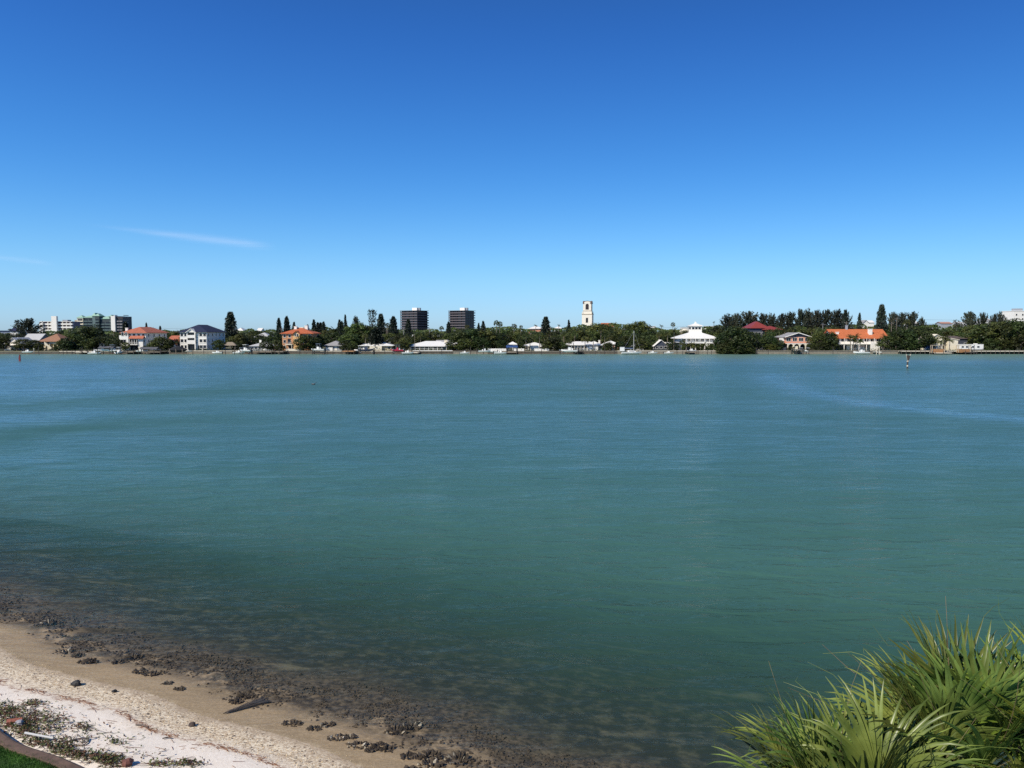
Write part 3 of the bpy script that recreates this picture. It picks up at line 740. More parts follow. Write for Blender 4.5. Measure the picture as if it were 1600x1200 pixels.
# garden wall
o = thing('garden_wall', 'low cream garden wall standing on the seawall below the orange house', 'wall', (X(458, 339), 339, G))
a = MB(); a.box(lx(o, 446.5, 339), lx(o, 470.5, 339), 0, .3, -.1, .85); a.build('panel', PALECREAM, o)
a = MB(); a.box(lx(o, 446.5, 339) - .05, lx(o, 470.5, 339) + .05, -.05, .35, .853, .95); a.build('coping', WHITE, o)

# low grey hip
Y = 349; o, rf = house('grey_roofed_bungalow', 'low bungalow with grey shingle hip roof and white front wall', 509, 534, Y, 540.5, 533, 10, 'hip', GREYW, GREYR, 1, 4, oh=.9)
a = MB(); a.box(lx(o, 511, Y), lx(o, 522, Y), -2.6, -2.4, 0, 1.4); a.build('patio_wall', WHITE, o)
# low white bungalow
Y = 349; o, rf = house('white_roofed_bungalow', 'low bungalow with white hip roof behind boat lifts, left of the red boat', 565, 612, Y, 540.5, 535.2, 9, 'hip', pm('tan_stucco', (.50, .42, .28), .8, .1), WHITER, 1, 6, oh=.9, skip=((0, 1), (0, 4)))
hw, ze, zr = INFO[o.name]
a = MB(); a.box(lx(o, 578, Y), lx(o, 597, Y), -1.0, -.005, 0, 2.0); a.build('bay', PALECREAM, o)
# second-row roofs
o, rf = house('distant_house', 'second-row house showing a thin white and red roof below the left dark tower', 629, 643, 420, 526, 523.5, 8, 'gable', pm('brick_red_wall', (.3, .09, .07), .8, .2), WHITER, 1, 3)
o, rf = house('distant_house', 'second-row house showing a thin white and red roof between the two dark towers', 676, 688, 420, 526.5, 524, 8, 'gable', MATS['brick_red_wall'], WHITER, 1, 3)
o, rf = house('grey_gabled_house', 'grey roofed house peeking out behind the low white-roofed bungalow', 604, 616, 372, 533, 528, 9, 'gable_front', GREYW, GREYR, 1, 2)

# long white-roofed house
Y = 350; o, rf = house('long_white_roofed_house', 'long waterfront house with broad white metal roof and glazed porch', 642, 706, Y, 540, 533.5, 12, 'hip', pm('brown_timber_wall', (.30, .15, .07), .8, .25), WHITER, 1, 9, oh=1.0, winw=1.5, winh=1.6)
hw, ze, zr = INFO[o.name]
for i in range(10):
    a = MB(); x = -hw + .3 + i * (2 * hw - .6) / 9; a.box(x - .1, x + .1, -2.5, -2.3, 0, ze - .2); a.build('porch_post', WHITE, o)
a = MB(); a.hexa(((-hw - 1, -3, ze - .35), (hw + 1, -3, ze - .35), (hw + 1, -.9, ze + .05), (-hw - 1, -.9, ze + .05), (-hw - 1, -3, ze - .2), (hw + 1, -3, ze - .2), (hw + 1, -.9, ze + .2), (-hw - 1, -.9, ze + .2))); a.build('porch_roof', WHITER, o)
rl = MB(); railing(rl, -hw + .3, hw - 4, -2.4, 0.02, 1.0, .5); rl.build('railing', WHITE, o)
a = MB(); gable_roof(a, 1.5, 8.5, 8.2, 13, zr - .6, 1.0, 'x', .4); a.box(1.6, 8.4, 8.3, 12.9, zr - 1.5, zr - .7); a.build('upper_roof', GREYR, rf)
chimney(rf, hw - 3.2, 6, ze + .5, zr + .5, .7, PALECREAM)
o = thing('garden_wall', 'long white low wall standing in front of the long white-roofed house', 'wall', (X(676, 338), 338, G))
a = MB(); a.box(lx(o, 645, 338), lx(o, 707, 338), 0, .25, -.6, .25); a.build('panel', WHITE, o)
a = MB(); a.box(lx(o, 645, 338) - .05, lx(o, 707, 338) + .05, -.06, .31, .253, .36); a.build('coping', WHITER, o)
o, rf = house('small_annexe', 'small white-roofed annexe at the right end of the long white-roofed house', 707, 717, 352, 538.5, 535.5, 6, 'hip', PINKO, WHITER, 1, 2)

# the two dark towers
def dark_tower(label, p0, pc, p1, Y, ytop, yslab):
    th = R(-33); o = thing('tower_block', label, 'building', (X(pc, Y), Y, G), th, 'dark tower blocks')
    wl = (X(pc, Y) - X(p0, Y)) / math.cos(th) * 1.02; wr = (X(p1, Y) - X(pc, Y)) / abs(math.sin(th)) * .93
    top = Z(ytop, Y) - G; nf = 11; fh = top / nf
    a = MB(); a.box(-wl + 1.2, -1.2, 1.2, wr - 1.2, 0, top); wall = a.build('wall', BRONZE, o)
    a = MB()
    for i in range(nf):
        for k in range(6): x = -wl + 1.8 + k * (wl - 3) / 6; a.box(x, x + (wl - 3) / 6 - .7, 1.14, 1.196, i * fh + .4, i * fh + 2.5)
        for k in range(5): y = 1.8 + k * (wr - 3) / 5; a.box(-1.196, -1.14, y, y + (wr - 3) / 5 - .7, i * fh + .4, i * fh + 2.5)
    a.build('glazing', PANE, wall)
    for i in range(1, nf + 1):
        z = i * fh
        a = MB(); e = .0 if i < nf else .4
        a.box(-wl - e, e, -e, wr + e, z - .24, z + .12)
        sl = a.build('floor_slab', pm('dusky_floor_slab', (.19, .17, .175), .8, .15, .4), o)
        if i < nf:
            a = MB(); a.box(-wl + .1, -.1, .05, .12, z + .125, z + .95); a.box(-.12, -.05, .13, wr - .1, z + .125, z + .95); a.box(-wl + .05, -wl + .12, .13, wr - .1, z + .125, z + .95); a.build('balcony_rail', pm('dark_balcony_rail', (.085, .07, .075), .6, .2, .5), sl)
            a = MB(); a.box(-wl - 1.5, -wl - .005, wr * .45, wr * .85, z - .15, z + .5); a.box(-wl * .55, -wl * .15, wr + .005, wr + 2, z - .15, z + .5); a.build('corner_balcony', SLAB, sl)
    for k in range(5):
        x = -wl + .3 + k * (wl - .6) / 4; a = MB(); a.box(x - .15, x + .15, .2, 1.19, 0, top - .2); a.build('pier', BRONZE, o)
    a = MB(); a.box(-wl * .50, -wl * .22, wr * .3, wr * .6, top + .125, Z(yslab, Y) - G); ph = a.build('roof_plant_room', WHITE, o)
    a = MB(); a.tube((-wl * .2, wr * .5, top + .125), (-wl * .2, wr * .5, Z(yslab, Y) - G), 1.8, 1.8, 12); a.build('water_tank', GREYM, o)
dark_tower('left one of two dark bronze tower blocks, behind a tall pine', 623.5, 652, 669, 950, 485, 480.5)
dark_tower('right one of two dark bronze tower blocks, clear of pines', 700, 727, 743, 960, 485, 480.5)

# white roofs in middle distance
o, rf = house('distant_house', 'white hip-roofed building peeping over palms left of the lone dark pine', 826, 849, 520, 514, 509.5, 14, 'hip', PINKO, WHITER, 2, 4)
o, rf = house('distant_house', 'small white roof peeping over palms between the two dark pines left of the bell tower', 867, 878, 520, 513.5, 510.5, 10, 'hip', WHITE, WHITER, 1, 2)

# bell tower
Y = 600; o = thing('bell_tower', 'tall cream church bell tower with arched belfry openings and dark curved top', 'tower', (X(918, Y), Y, G), R(-14))
z1 = Z(491.5, Y) - G; z2 = Z(474.5, Y) - G; z3 = Z(470.6, Y) - G
s1, s2 = 3.9, 3.15; TOWERC = pm('tower_cream_stucco', (.80, .74, .61), .8, .07)
a = MB(); a.box(-s1, s1, -s1, s1, 0, z1); a.build('shaft', TOWERC, o)
a = MB(); a.box(-s1 - .25, s1 + .25, -s1 - .25, s1 + .25, z1 + .002, z1 + .5); a.build('cornice', pm('grey_cream_trim', (.45, .38, .27), .8, .1), o)
pz = z1 + .502
a = MB(); a.box(-s2, s2, -s2, s2, pz, z2); bel = a.build('belfry', TOWERC, o)
a = MB(); a.box(-s2 - .2, s2 + .2, -s2 - .2, s2 + .2, pz + 2.2, pz + 2.5); a.build('sill_band', pm('grey_cream_trim', (.45, .38, .27), .8, .1), bel)
for face in range(4):                       # an arched opening and an arched gable on each side
    M = Matrix.Rotation(face * math.pi / 2, 3, 'Z'); n = 12; rr = s2 + .1; hg = z3 - z2
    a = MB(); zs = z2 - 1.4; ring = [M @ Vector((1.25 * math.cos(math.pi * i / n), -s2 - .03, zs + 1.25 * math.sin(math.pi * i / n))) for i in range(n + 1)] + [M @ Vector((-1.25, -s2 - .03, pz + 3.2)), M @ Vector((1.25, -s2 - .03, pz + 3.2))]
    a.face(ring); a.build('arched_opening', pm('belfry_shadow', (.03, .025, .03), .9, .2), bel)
    def arc(k, y): return [M @ Vector((rr * k * math.cos(math.pi * i / n), y, z2 + .01 + hg * k * math.sin(math.pi * i / n))) for i in range(n + 1)]
    a = MB(); o1, o2 = arc(1, -s2 - .05), arc(1, -s2 + .5); a.face(o1); a.face(o2[::-1])
    for i in range(n): a.face((o1[i + 1], o1[i], o2[i], o2[i + 1]))
    gb = a.build('arched_gable', TOWERC, bel)
    a = MB(); p1, p2, q1, q2 = arc(1.0, -s2 - .25), arc(1.0, -s2 + .8), arc(1.1, -s2 - .25), arc(1.1, -s2 + .8)
    for i in range(n):
        a.face((q1[i], q1[i + 1], q2[i + 1], q2[i])); a.face((q1[i + 1], q1[i], p1[i], p1[i + 1])); a.face((q2[i], q2[i + 1], p2[i + 1], p2[i]))
    a.build('roof_rim', pm('brown_roof_tile', (.14, .085, .06), .8, .2), gb)
a = MB(); a.loft([[(q * math.cos(6.283 * k / 12), q * math.sin(6.283 * k / 12), zz) for k in range(12)] for q, zz in ((2.9, z2 + .01), (2.4, z2 + 1.2), (1.3, z3 - .2), (.1, z3 + .2))]); a.build('dome', MATS['brown_roof_tile'], bel)
window_on(o, 'f', 0, z1 - 6.2, 1.6, 3.6, -s1, 'window', MATS['grey_cream_trim'], None, False)
window_on(o, 'r', 0, z1 - 6.2, 1.6, 3.6, s1, 'window', MATS['grey_cream_trim'], None, False)
for sx in (-1, 1):
    a = MB(); a.tube((sx * (s1 - .4), -s1 + .4, z1 + .502), (sx * (s1 - .4), -s1 + .4, z1 + 2.6), .45, .12, 8); a.build('finial', PALECREAM, o)
    a = MB(); a.tube((sx * (s1 - .4), s1 - .4, z1 + .502), (sx * (s1 - .4), s1 - .4, z1 + 2.6), .45, .12, 8); a.build('finial', PALECREAM, o)
o, rf = house('church_roof_building', 'low church wing with orange tile roof right of the cream bell tower', 941, 958, 580, 510, 505, 10, 'gable', CREAM, TERRA, 1, 3, 'building')

# white picket fence lots
Y = 340; o = thing('white_fence', 'long white panel fence on the bank behind the small pale boat', 'fence', (X(810, Y), Y, G))
for a0, a1 in ((762, 791), (803, 819), (835, 858)):
    a = MB(); a.box(lx(o, a0, Y), lx(o, a1, Y), 0, .08, 0, 1.05); pn = a.build('panel', WHITE, o)
    for k in range(int((a1 - a0) / 6) + 1):
        x = lx(o, a0 + 6 * k, Y); a = MB(); a.box(x - .08, x + .08, -.05, .13, 0, 1.2); a.build('post', WHITE, o)
Y = 345; o = thing('open_pavilion', 'small open pavilion with white hip roof on posts behind the white fence', 'pavilion', (X(801, Y), Y, G))
a = MB(); hip_roof(a, -2.0, 2.0, 0, 4, 2.7, 1.2, .3, .15); a.build('roof', WHITER, o)
for x in (-1.8, 0, 1.8):
    for y in (.2, 3.8): a = MB(); a.box(x - .09, x + .09, y - .09, y + .09, 0, 2.7); a.build('post', WHITE, o)
Y = 352; o, rf = house('white_cottage', 'white cottage with two white roof planes half hidden by palms behind the white fence', 819, 852, Y, 541, 535.5, 9, 'hip', WHITE, WHITER, 1, 5, oh=.8)
hw, ze, zr = INFO[o.name]
a = MB(); a.box(-2.2, 2.0, -3, -.005, 0, 2.2); a.build('porch_wall', WHITE, o); a = MB(); gable_roof(a, 2.0, hw + 1, -2.5, 3.5, ze - .4, .8, 'y', .4); a.build('side_roof', WHITER, o)
# screened white house
Y = 350; o, rf = house('screened_porch_house', 'wide white house with white hip roof and a dark screened porch behind the lift boat', 882, 941, Y, 539.5, 534, 11, 'hip', GREYW, WHITER, 1, 10, oh=.9, winw=1.6, winh=1.9, door=False, skip=((0, 6), (0, 7), (0, 8)))
hw, ze, zr = INFO[o.name]
a = MB(); a.box(lx(o, 917, Y), lx(o, 934, Y), -1.2, -.005, 0, 1.7); a.build('white_bay', WHITE, o)
for i in range(7):
    a = MB(); x = -hw + .2 + i * 1.45; a.box(x - .07, x + .07, -.5, -.3, 0, ze); a.build('screen_post', WHITE, o)
a = MB(); gable_roof(a, -5.5, -.5, 1.5, 7.5, zr - 1.1, .9, 'x', .3); a.build('upper_roof', WHITER, rf); a = MB(); hip_roof(a, 3.2, 7.5, 2, 8, zr - .9, 1.1, .3, .1); a.build('upper_roof', WHITER, rf)
chimney(rf, hw - .9, 4, ze + .4, zr + .6, .35)
Y = 356; o, rf = house('white_roofed_house', 'white-roofed house with an orange end wall left of the sailboat', 946, 966, Y, 538, 533, 8, 'hip', ORANGE, WHITER, 1, 3, oh=.6)
Y = 352; o, rf = house('grey_cottage', 'grey-roofed cottage hidden behind the sailboat mast', 988, 1006, Y, 541.5, 537, 9, 'hip', GREYW, GREYR, 1, 5, oh=.6)
# dark gable cottage with white barge boards
Y = 350; o, rf = house('dark_gabled_cottage', 'dark gabled cottage with white barge boards and white awning left of the cupola house', 1023, 1043, Y, 540, 531.5, 9, 'gable_front', DARKW, WHITE, 1, 3, oh=.5, door=False, side='l')
hw, ze, zr = INFO[o.name]
a = MB(); a.hexa(((hw - .8, -1.5, ze + 1.0), (hw + 2.6, -1.5, ze + 1.0), (hw + 2.6, 3, ze + 1.2), (hw - .8, 3, ze + 1.2), (hw - .8, -1.5, ze + 1.2), (hw + 2.6, -1.5, ze + 1.2), (hw + 2.6, 3, ze + 1.5), (hw - .8, 3, ze + 1.5))); a.build('awning', WHITE, o)
a = MB(); a.box(hw + .1, hw + 2.0, -.4, 2, 0, 3.2); a.build('white_side_bay', WHITE, o)

# cupola house
Y = 350; o, rf = house('cupola_house', 'stilted white house with wide white hip roof crowned by a glazed cupola', 1063.5, 1121, Y, 529.2, 517.5, 16, 'hip', pm('pale_shaded_stucco', (.56, .58, .58), .8, .06), WHITER, 1, 6, z0=3.4, oh=1.2, door=False, winw=1.6, winh=1.2)
hw, ze, zr = INFO[o.name]
a = MB(); cx_, cy_ = 0.1, 8.0; c0 = 2.45; zc = Z(509.5, Y + 8) - G
a.box(cx_ - c0, cx_ + c0, cy_ - c0, cy_ + c0, zr - 2.2, zc); cu = a.build('cupola', WHITE, rf)
for x in (-1.55, -.1, 1.35): a = MB(); a.box(cx_ + x - .55, cx_ + x + .55, cy_ - c0 - .06, cy_ - c0 - .003, zc - 1.5, zc - .5); a.build('cupola_window', PANE, cu)
for y in (-1.4, 0, 1.4): a = MB(); a.box(cx_ - c0 - .06, cx_ - c0 - .003, cy_ + y - .5, cy_ + y + .5, zc - 1.5, zc - .5); a.build('cupola_window', PANE, cu)
a = MB(); hip_roof(a, cx_ - c0, cx_ + c0, cy_ - c0, cy_ + c0, zc + .003, 1.3, .55, .12); a.box(cx_ - .35, cx_ + .35, cy_ - .35, cy_ + .35, zc + 1.3, zc + 2.0); a.build('cupola_roof', WHITER, cu)
a = MB(); a.box(-hw - .2, hw + .2, -2.4, -.004, 3.2, 3.4); a.build('deck', WHITE, o)
rl = MB(); railing(rl, -hw - .1, hw + .1, -2.3, 3.4, 1.0, .6); rl.build('railing', WHITE, o)
for i in range(9):
    x = -hw + i * 2 * hw / 8; a = MB(); a.box(x - .16, x + .16, -2.2, -1.9, 0, 3.2); a.box(x - .1, x + .1, -2.2, -2.0, 3.4, ze); a.build('column', WHITE, o)
a = MB(); a.box(-hw + .5, hw - .5, 2, 14, 0, 3.39); a.build('lower_wall', DARKW, o)  # dark colour stands in for the shade beneath the raised house
st = MB(); xa, xb = lx(o, 1097, Y), lx(o, 1109, Y)
for i in range(16):
    t = i / 15; x = xa + (xb - xa) * t; z = 3.4 * (1 - t); st.box(x, x + .3, -4.0, -2.5, max(0, z - .3), z + .05)
st.hexa(((xa, -4.05, 3.0), (xb, -4.05, 0), (xb, -4.0, 0), (xa, -4.0, 3.0), (xa, -4.05, 4.3), (xb, -4.05, 1.0), (xb, -4.0, 1.0), (xa, -4.0, 4.3)))
st.build('staircase', WHITE, o)

# distant white bits at the horizon
for nm, lab, p0, p1, Yd, ye, yr, wm_, rm_, rt in (
    ('distant_building', 'distant flat white building peeping over trees right of the rounded tree crown', 1015, 1024, 640, 510, 507, WHITE, WHITER, 'flat'),
    ('distant_building', 'distant flat-roofed white building peeping over trees left of the cupola', 1066, 1085, 600, 512, 508.5, WHITE, WHITER, 'flat'),
    ('distant_house', 'small cream house showing among trees left of the cupola house', 1067, 1076, 430, 518, 514.5, CREAM, PALECREAM, 'hip'),
    ('distant_building', 'distant white flat building peeping over trees just right of the cupola', 1103, 1116, 620, 510, 507.5, WHITE, WHITER, 'flat'),
    ('distant_house', 'white house with dark gable peeping over trees above the long orange roof', 1347, 1357, 520, 505, 500.5, WHITE, GREYR, 'gable_front'),
    ('distant_house', 'small white-roofed house between the dark gable and the right casuarina clump', 1358, 1365, 560, 504, 501, WHITE, WHITER, 'gable'),
    ('distant_house', 'white slanted-roof house at the right end of the casuarina clump', 1421, 1433, 500, 505.5, 501, WHITE, WHITER, 'gable'),
    ('distant_building', 'long distant grey and white building right of the casuarina clump', 1446, 1464, 640, 507.5, 503.5, SILVER, GREYB, 'flat'),
    ('distant_house', 'distant house with pinkish tile roof above the cream gabled house', 1470, 1486, 560, 505.5, 503.2, GREYW, pm('pink_tile', (.42, .24, .18), .8, .15), 'gable'),
    ('distant_building', 'distant low grey roof building left of the palm-like casuarina', 1494, 1516, 600, 507, 503, SILVER, SILVER, 'gable'),
    ('distant_house', 'distant white house under the feathery casuarinas at right', 1518, 1530, 600, 507, 502, WHITE, SILVER, 'gable'),
    ('distant_house', 'distant pale hip-roofed house between the two right casuarinas', 1538, 1552, 560, 502, 497.5, WHITE, SILVER, 'hip'),
    ('distant_house', 'distant white house peeping through trees left of the orange house', 370, 380, 520, 517, 512.5, PALECREAM, WHITER, 'hip'),
    ('distant_house', 'distant small white house above the pale domed roof', 402, 408, 560, 517, 513, WHITE, WHITER, 'gable'),
    ('shed', 'small white shed roof among trees right of the orange house', 536, 543, 400, 527, 523.5, WHITE, WHITER, 'gable'),
    ('white_walled_house', 'white house walls showing in two pieces between mangrove and red roof', 1169, 1192, 362, 536, 533, WHITE, GREYR, 'hip')):
    house(nm, lab, p0, p1, Yd, ye, yr, 8, rt, wm_, rm_, 1 if Yd < 450 else 2, 3, 'house' if 'house' in nm else ('shed' if nm == 'shed' else 'building'), door=False, oh=.4)

# dark red roofed house
Y = 385; o, rf = house('red_roofed_house', 'house with a tall dark red hipped metal roof rising from dense trees', 1173, 1200, Y, 513, 503, 13, 'hip', DARKW, MAROON, 2, 5, oh=.8)
hw, ze, zr = INFO[o.name]
a = MB(); hip_roof(a, 1.5, hw + 6, -2, 8, ze - .8, 1.9, .6, .15); a.build('wing_roof', MAROON, rf)
a = MB(); a.hexa(((2, -4.5, ze - 5.0), (6, -4.5, ze - 5.0), (6, -2.4, ze - 1.4), (2, -2.4, ze - 1.4), (2, -4.5, ze - 4.85), (6, -4.5, ze - 4.85), (6, -2.4, ze - 1.2), (2, -2.4, ze - 1.2))); a.build('lean_to_roof', MAROON, rf)

# dark-gable pink house on arches
Y = 350; o, rf = house('pink_gabled_house', 'pink-orange house with wide dark gable, white barge boards and white deck on arches', 1227, 1266, Y, 526.5, 520.3, 12, 'gable_front', PINKO, GREYR, 1, 4, z0=3.2, oh=.9, door=False, winw=2.0, winh=1.9)
hw, ze, zr = INFO[o.name]
a = MB(); a.hexa(((-hw + .1, -.06, ze), (hw - .1, -.06, ze), (hw - .1, -.004, ze), (-hw + .1, -.004, ze), (-.02, -.06, zr - .1), (.02, -.06, zr - .1), (.02, -.004, zr - .1), (-.02, -.004, zr - .1))); a.build('gable_panel', DARKW, o)
a = MB(); gable_roof(a, -hw, hw, .0, .14, ze - .05, zr - ze, 'y', 0, .32); a.v = [(x * 1.09, y - 1.05, z - (.09 * hw * (zr - ze) / hw if abs(x) > .5 else 0)) for x, y, z in a.v]; a.build('barge_board', WHITE, o)
a = MB(); a.box(-hw, hw, -2.6, -.07, 3.0, 3.2); a.build('deck', WHITE, o)
rl = MB(); railing(rl, -hw, hw, -2.5, 3.2, 1.0, .45); rl.build('railing', GREYM, o)
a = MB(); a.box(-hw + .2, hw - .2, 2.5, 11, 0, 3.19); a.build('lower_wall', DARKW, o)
for i in range(5):
    x = -hw + .3 + i * (2 * hw - .6) / 4; a = MB(); a.box(x - .2, x + .2, -2.55, -2.15, 0, 3.0); a.build('arch_pier', PALECREAM, o)
    if i < 4:
        a = MB(); xn = x + (2 * hw - .6) / 4; n = 8; rr = (xn - x) / 2 - .2; c_ = (x + xn) / 2
        for k in range(n):
            t0, t1 = math.pi * k / n, math.pi * (k + 1) / n
            p0_, p1_ = (c_ + rr * math.cos(t0), 1.7 + 1.2 * math.sin(t0)), (c_ + rr * math.cos(t1), 1.7 + 1.2 * math.sin(t1))
            a.hexa(((p1_[0], -2.5, p1_[1]), (p0_[0], -2.5, p0_[1]), (p0_[0], -2.2, p0_[1]), (p1_[0], -2.2, p1_[1]), (p1_[0], -2.5, 2.995), (p0_[0], -2.5, 2.995), (p0_[0], -2.2, 2.995), (p1_[0], -2.2, 2.995)))
        a.build('arch', PALECREAM, o)
a = MB(); a.box(-hw - 1.4, -hw - .1, 1, 4, 3.4, 5.6); a.build('side_annexe', WHITE, o)
a = MB(); a.box(-hw + 2.5, -hw + 5.0, -2.0, -1.7, 0, 2.0); a.build('patio_wall', PALECREAM, o)

# long orange-roofed house
Y = 352; o, rf = house('orange_roofed_house', 'long two-storey white house with bright orange tile roof', 1303.5, 1386, Y, 527.5, 515, 13, 'gable', WHITE, ORANT, 2, 9, oh=.9, winw=1.6, winh=1.5, skip=((0, 0), (0, 1), (0, 2)))
hw, ze, zr = INFO[o.name]
chimney(rf, lx(o, 1363, Y), 2.6, ze + .5, ze + 3.8, .75); chimney(rf, lx(o, 1331.5, Y), 6.5, zr - .3, zr + 1.9, .45, GREYM); chimney(rf, lx(o, 1312, Y), 3, ze, ze + 2.4, .6)
a = MB(); a.box(-hw, hw, -2.5, -.005, 2.75, 3.0); a.build('balcony', WHITE, o)
rl = MB(); railing(rl, -hw, hw, -2.4, 3.0, 1.0, .6); rl.build('railing', WHITE, o)
for i in range(8):
    x = -hw + .2 + i * (2 * hw - .4) / 7; a = MB(); a.box(x - .13, x + .13, -2.4, -2.1, 0, 2.75); a.box(x - .08, x + .08, -2.4, -2.25, 3.0, ze - .3); a.build('column', WHITE, o)
a = MB(); a.box(-hw + .8, -hw + 5.6, -.06, -.004, .1, 2.3); a.build('garage_opening', PANE, o)
a = MB(); a.box(lx(o, 1356, Y), lx(o, 1369, Y), -3.4, -2.6, 0, 3.6); a.build('white_wall_panel', WHITE, o)

# cream gabled pair, blue tarp, trailer
Y = 352; o, rf = house('cream_gabled_house', 'cream house with two staggered pale gables behind palms at right', 1452, 1474, Y, 530, 522.7, 10, 'gable_front', PALECREAM, PALECREAM, 1, 3, oh=.5, z0=0)
a = MB(); x0, x1 = lx(o, 1482, Y), lx(o, 1497, Y); zt = Z(528, Y) - G; a.hexa(((x0, 0, 0), (x1, 0, 0), (x1, 9, 0), (x0, 9, 0), (x0, 0, zt), (x1, 0, zt - .9), (x1, 9, zt - .9), (x0, 9, zt))); a.build('side_wing', PALECREAM, o)
a = MB(); a.hexa(((x0 - 4.5, -.4, zt + .75), (x1 + .5, -.4, zt - .95), (x1 + .5, 9, zt - .95), (x0 - 4.5, 9, zt + .75), (x0 - 4.5, -.4, zt + .95), (x1 + .5, -.4, zt - .75), (x1 + .5, 9, zt - .75), (x0 - 4.5, 9, zt + .95))); a.build('wing_roof', PALECREAM, o)
o, rf = house('dark_walled_house', 'dark walled house with low dark roof right of the cream gables', 1490, 1512, 366, 529, 525.5, 9, 'gable', DARKW, pm('dark_brown_roof', (.10, .075, .065), .85, .2), 1, 3, oh=.6)
Y = 347; o = thing('trailer', 'long low white trailer with small windows parked on the lawn at right', 'trailer', (X(1518, Y), Y, G))
xa, xb = lx(o, 1500, Y), lx(o, 1537, Y)
a = MB(); a.box(xa, xb, 0, 2.6, .5, 2.7); a.build('body', GEL, o)
a = MB(); a.box(xa - .05, xb + .05, -.05, 2.65, 2.703, 2.82); a.build('roof', WHITER, o)
for u in (.12, .3, .55, .78): window_on(o, 'f', xa + (xb - xa) * u, 1.4, .9, .55, 0, 'window', GREYM)
a = MB(); u = xa + (xb - xa) * .43; a.box(u - .4, u + .4, -.05, -.003, .55, 2.4); a.build('door', WHITE, o)
for u in (.35, .65):
    a = MB(); x = xa + (xb - xa) * u; a.tube((x, .1, .35), (x, .35, .35), .35, .35, 12); a.build('wheel', BLACKF, o)
a = MB(); a.box(lx(o, 1524, Y), lx(o, 1529, Y), .8, 1.6, 2.822, 3.15); a.build('roof_vent', WHITER, o)
Y = 560; o = thing('high_rise', 'plain white high-rise top above trees at the right edge', 'building', (X(1596, Y), Y, G))
zt = Z(486.5, Y) - G; xa, xb = lx(o, 1582, Y), lx(o, 1612, Y)
a = MB(); a.box(xa, xb, 0, 14, 0, zt); a.build('wall', WHITE, o)
a = MB(); a.box(xa - .2, xb + .2, -.2, 14.2, zt + .003, zt + .5); a.build('parapet', WHITE, o)
for i in range(5):
    for k in range(3): window_on(o, 'f', xa + 2 + k * 4.5, zt - 3 - i * 3.1, 1.1, 1.2, 0)
a = MB(); a.box(xa + 4, xa + 9, 4, 9, zt + .502, zt + 2.2); a.build('roof_plant_room', GREYM, o)

# ------------------------------------------------------------------ seawalls, docks, lifts
wrg = random.Random(5)
for i, (p0, p1, lab, mcap, mw, hgt) in enumerate((
    (-420, 92, 'dark low seawall under the white gabled house and the brown-roofed stilt house', CONC, CONCD, .55),
    (92, 190, 'seawall with pale cap below the dark mass of trees left of the red-tiled house', SANDM, CONCD, .8),
    (190, 292, 'dark stained seawall behind the docks of the white red-tiled house', CONC, CONCD, .7),
    (292, 372, 'sunny tan seawall below the white navy-roofed house', SANDM, CONC, 1.0),
    (372, 447, 'dark seawall behind white boats at the pale cottage', CONC, CONCD, .75),
    (447, 500, 'brown seawall below the cream garden wall of the orange house', CONC, CONCD, .9),
    (500, 645, 'tan seawall between the grey-roofed bungalow and the red boat', SANDM, CONCD, .9),
    (645, 708, 'dark seawall under the long white low wall', CONCD, CONCD, .7),
    (708, 762, 'grey-tan seawall below the big round tree right of the long white roof', CONC, CONC, .9),
    (762, 880, 'brown seawall under the white panel fence', CONC, CONCD, .8),
    (880, 965, 'brown seawall below the screened white house', CONC, CONCD, .9),
    (965, 1130, 'seawall with bright sandy cap below the cupola house', SANDM, CONC, 1.0),
    (1176, 1310, 'grey-brown seawall below the pink house with dark gable', CONC, CONC, 1.0),
    (1310, 1407, 'grey-brown seawall below the long orange-roofed house', CONC, CONC, 1.05),
    (1407, 2050, 'pale capped seawall behind the long boardwalk at right', CONC, CONCD, 1.0))):
    Yw = 336; o = thing('seawall', lab, 'wall', (X(p0, Yw), Yw, 0), 0, 'seawalls along the far bank')
    L = X(p1, Yw) - X(p0, Yw) - .03
    a = MB(); a.box(0, L, .02, .9, -2, G + hgt - 1.05); a.build('wall_face', mw, o)
    a = MB(); a.box(0, L, -.14, 1.0, G + hgt - 1.047, G + hgt - .75); a.build('cap', mcap, o)

def pile(mb, x, y, z1, r=.16): mb.tube((x, y, -1.5), (x, y, z1), r, r * .9, 7)
def dock(label, p0, p1, y0, y1, z=1.1, mat=WOOD, name='dock', step=2.6, posts=1.0):
    Yd = (y0 + y1) / 2; x0, x1 = X(p0, Yd), X(p1, Yd); o = thing(name, label, 'dock', ((x0 + x1) / 2, y0, 0), 0, 'docks along the far bank'); hw = (x1 - x0) / 2
    a = MB(); n = max(1, int(2 * hw / .3))
    for i in range(n): a.box(-hw + i * 2 * hw / n, -hw + (i + 1) * 2 * hw / n - .02, 0, y1 - y0, z, z + .08)
    a.box(-hw, hw, .1, .3, z - .3, z - .003); a.box(-hw, hw, y1 - y0 - .3, y1 - y0 - .1, z - .3, z - .003); a.box(-hw, hw, -.09, -.003, z - .22, z + .09); a.build('deck', mat, o)
    k = max(2, int(2 * hw / step) + 1)
    for i in range(k):
        x = -hw + .2 + (2 * hw - .4) * i / (k - 1)
        for y in (.2,) if y1 - y0 < 2 else (.2, y1 - y0 - .2): a = MB(); pile(a, x, y - .22 * (1 if y < 1 else -1), z + posts * wrg.uniform(.2, 1)); a.build('piling', WOODD, o)
    return o
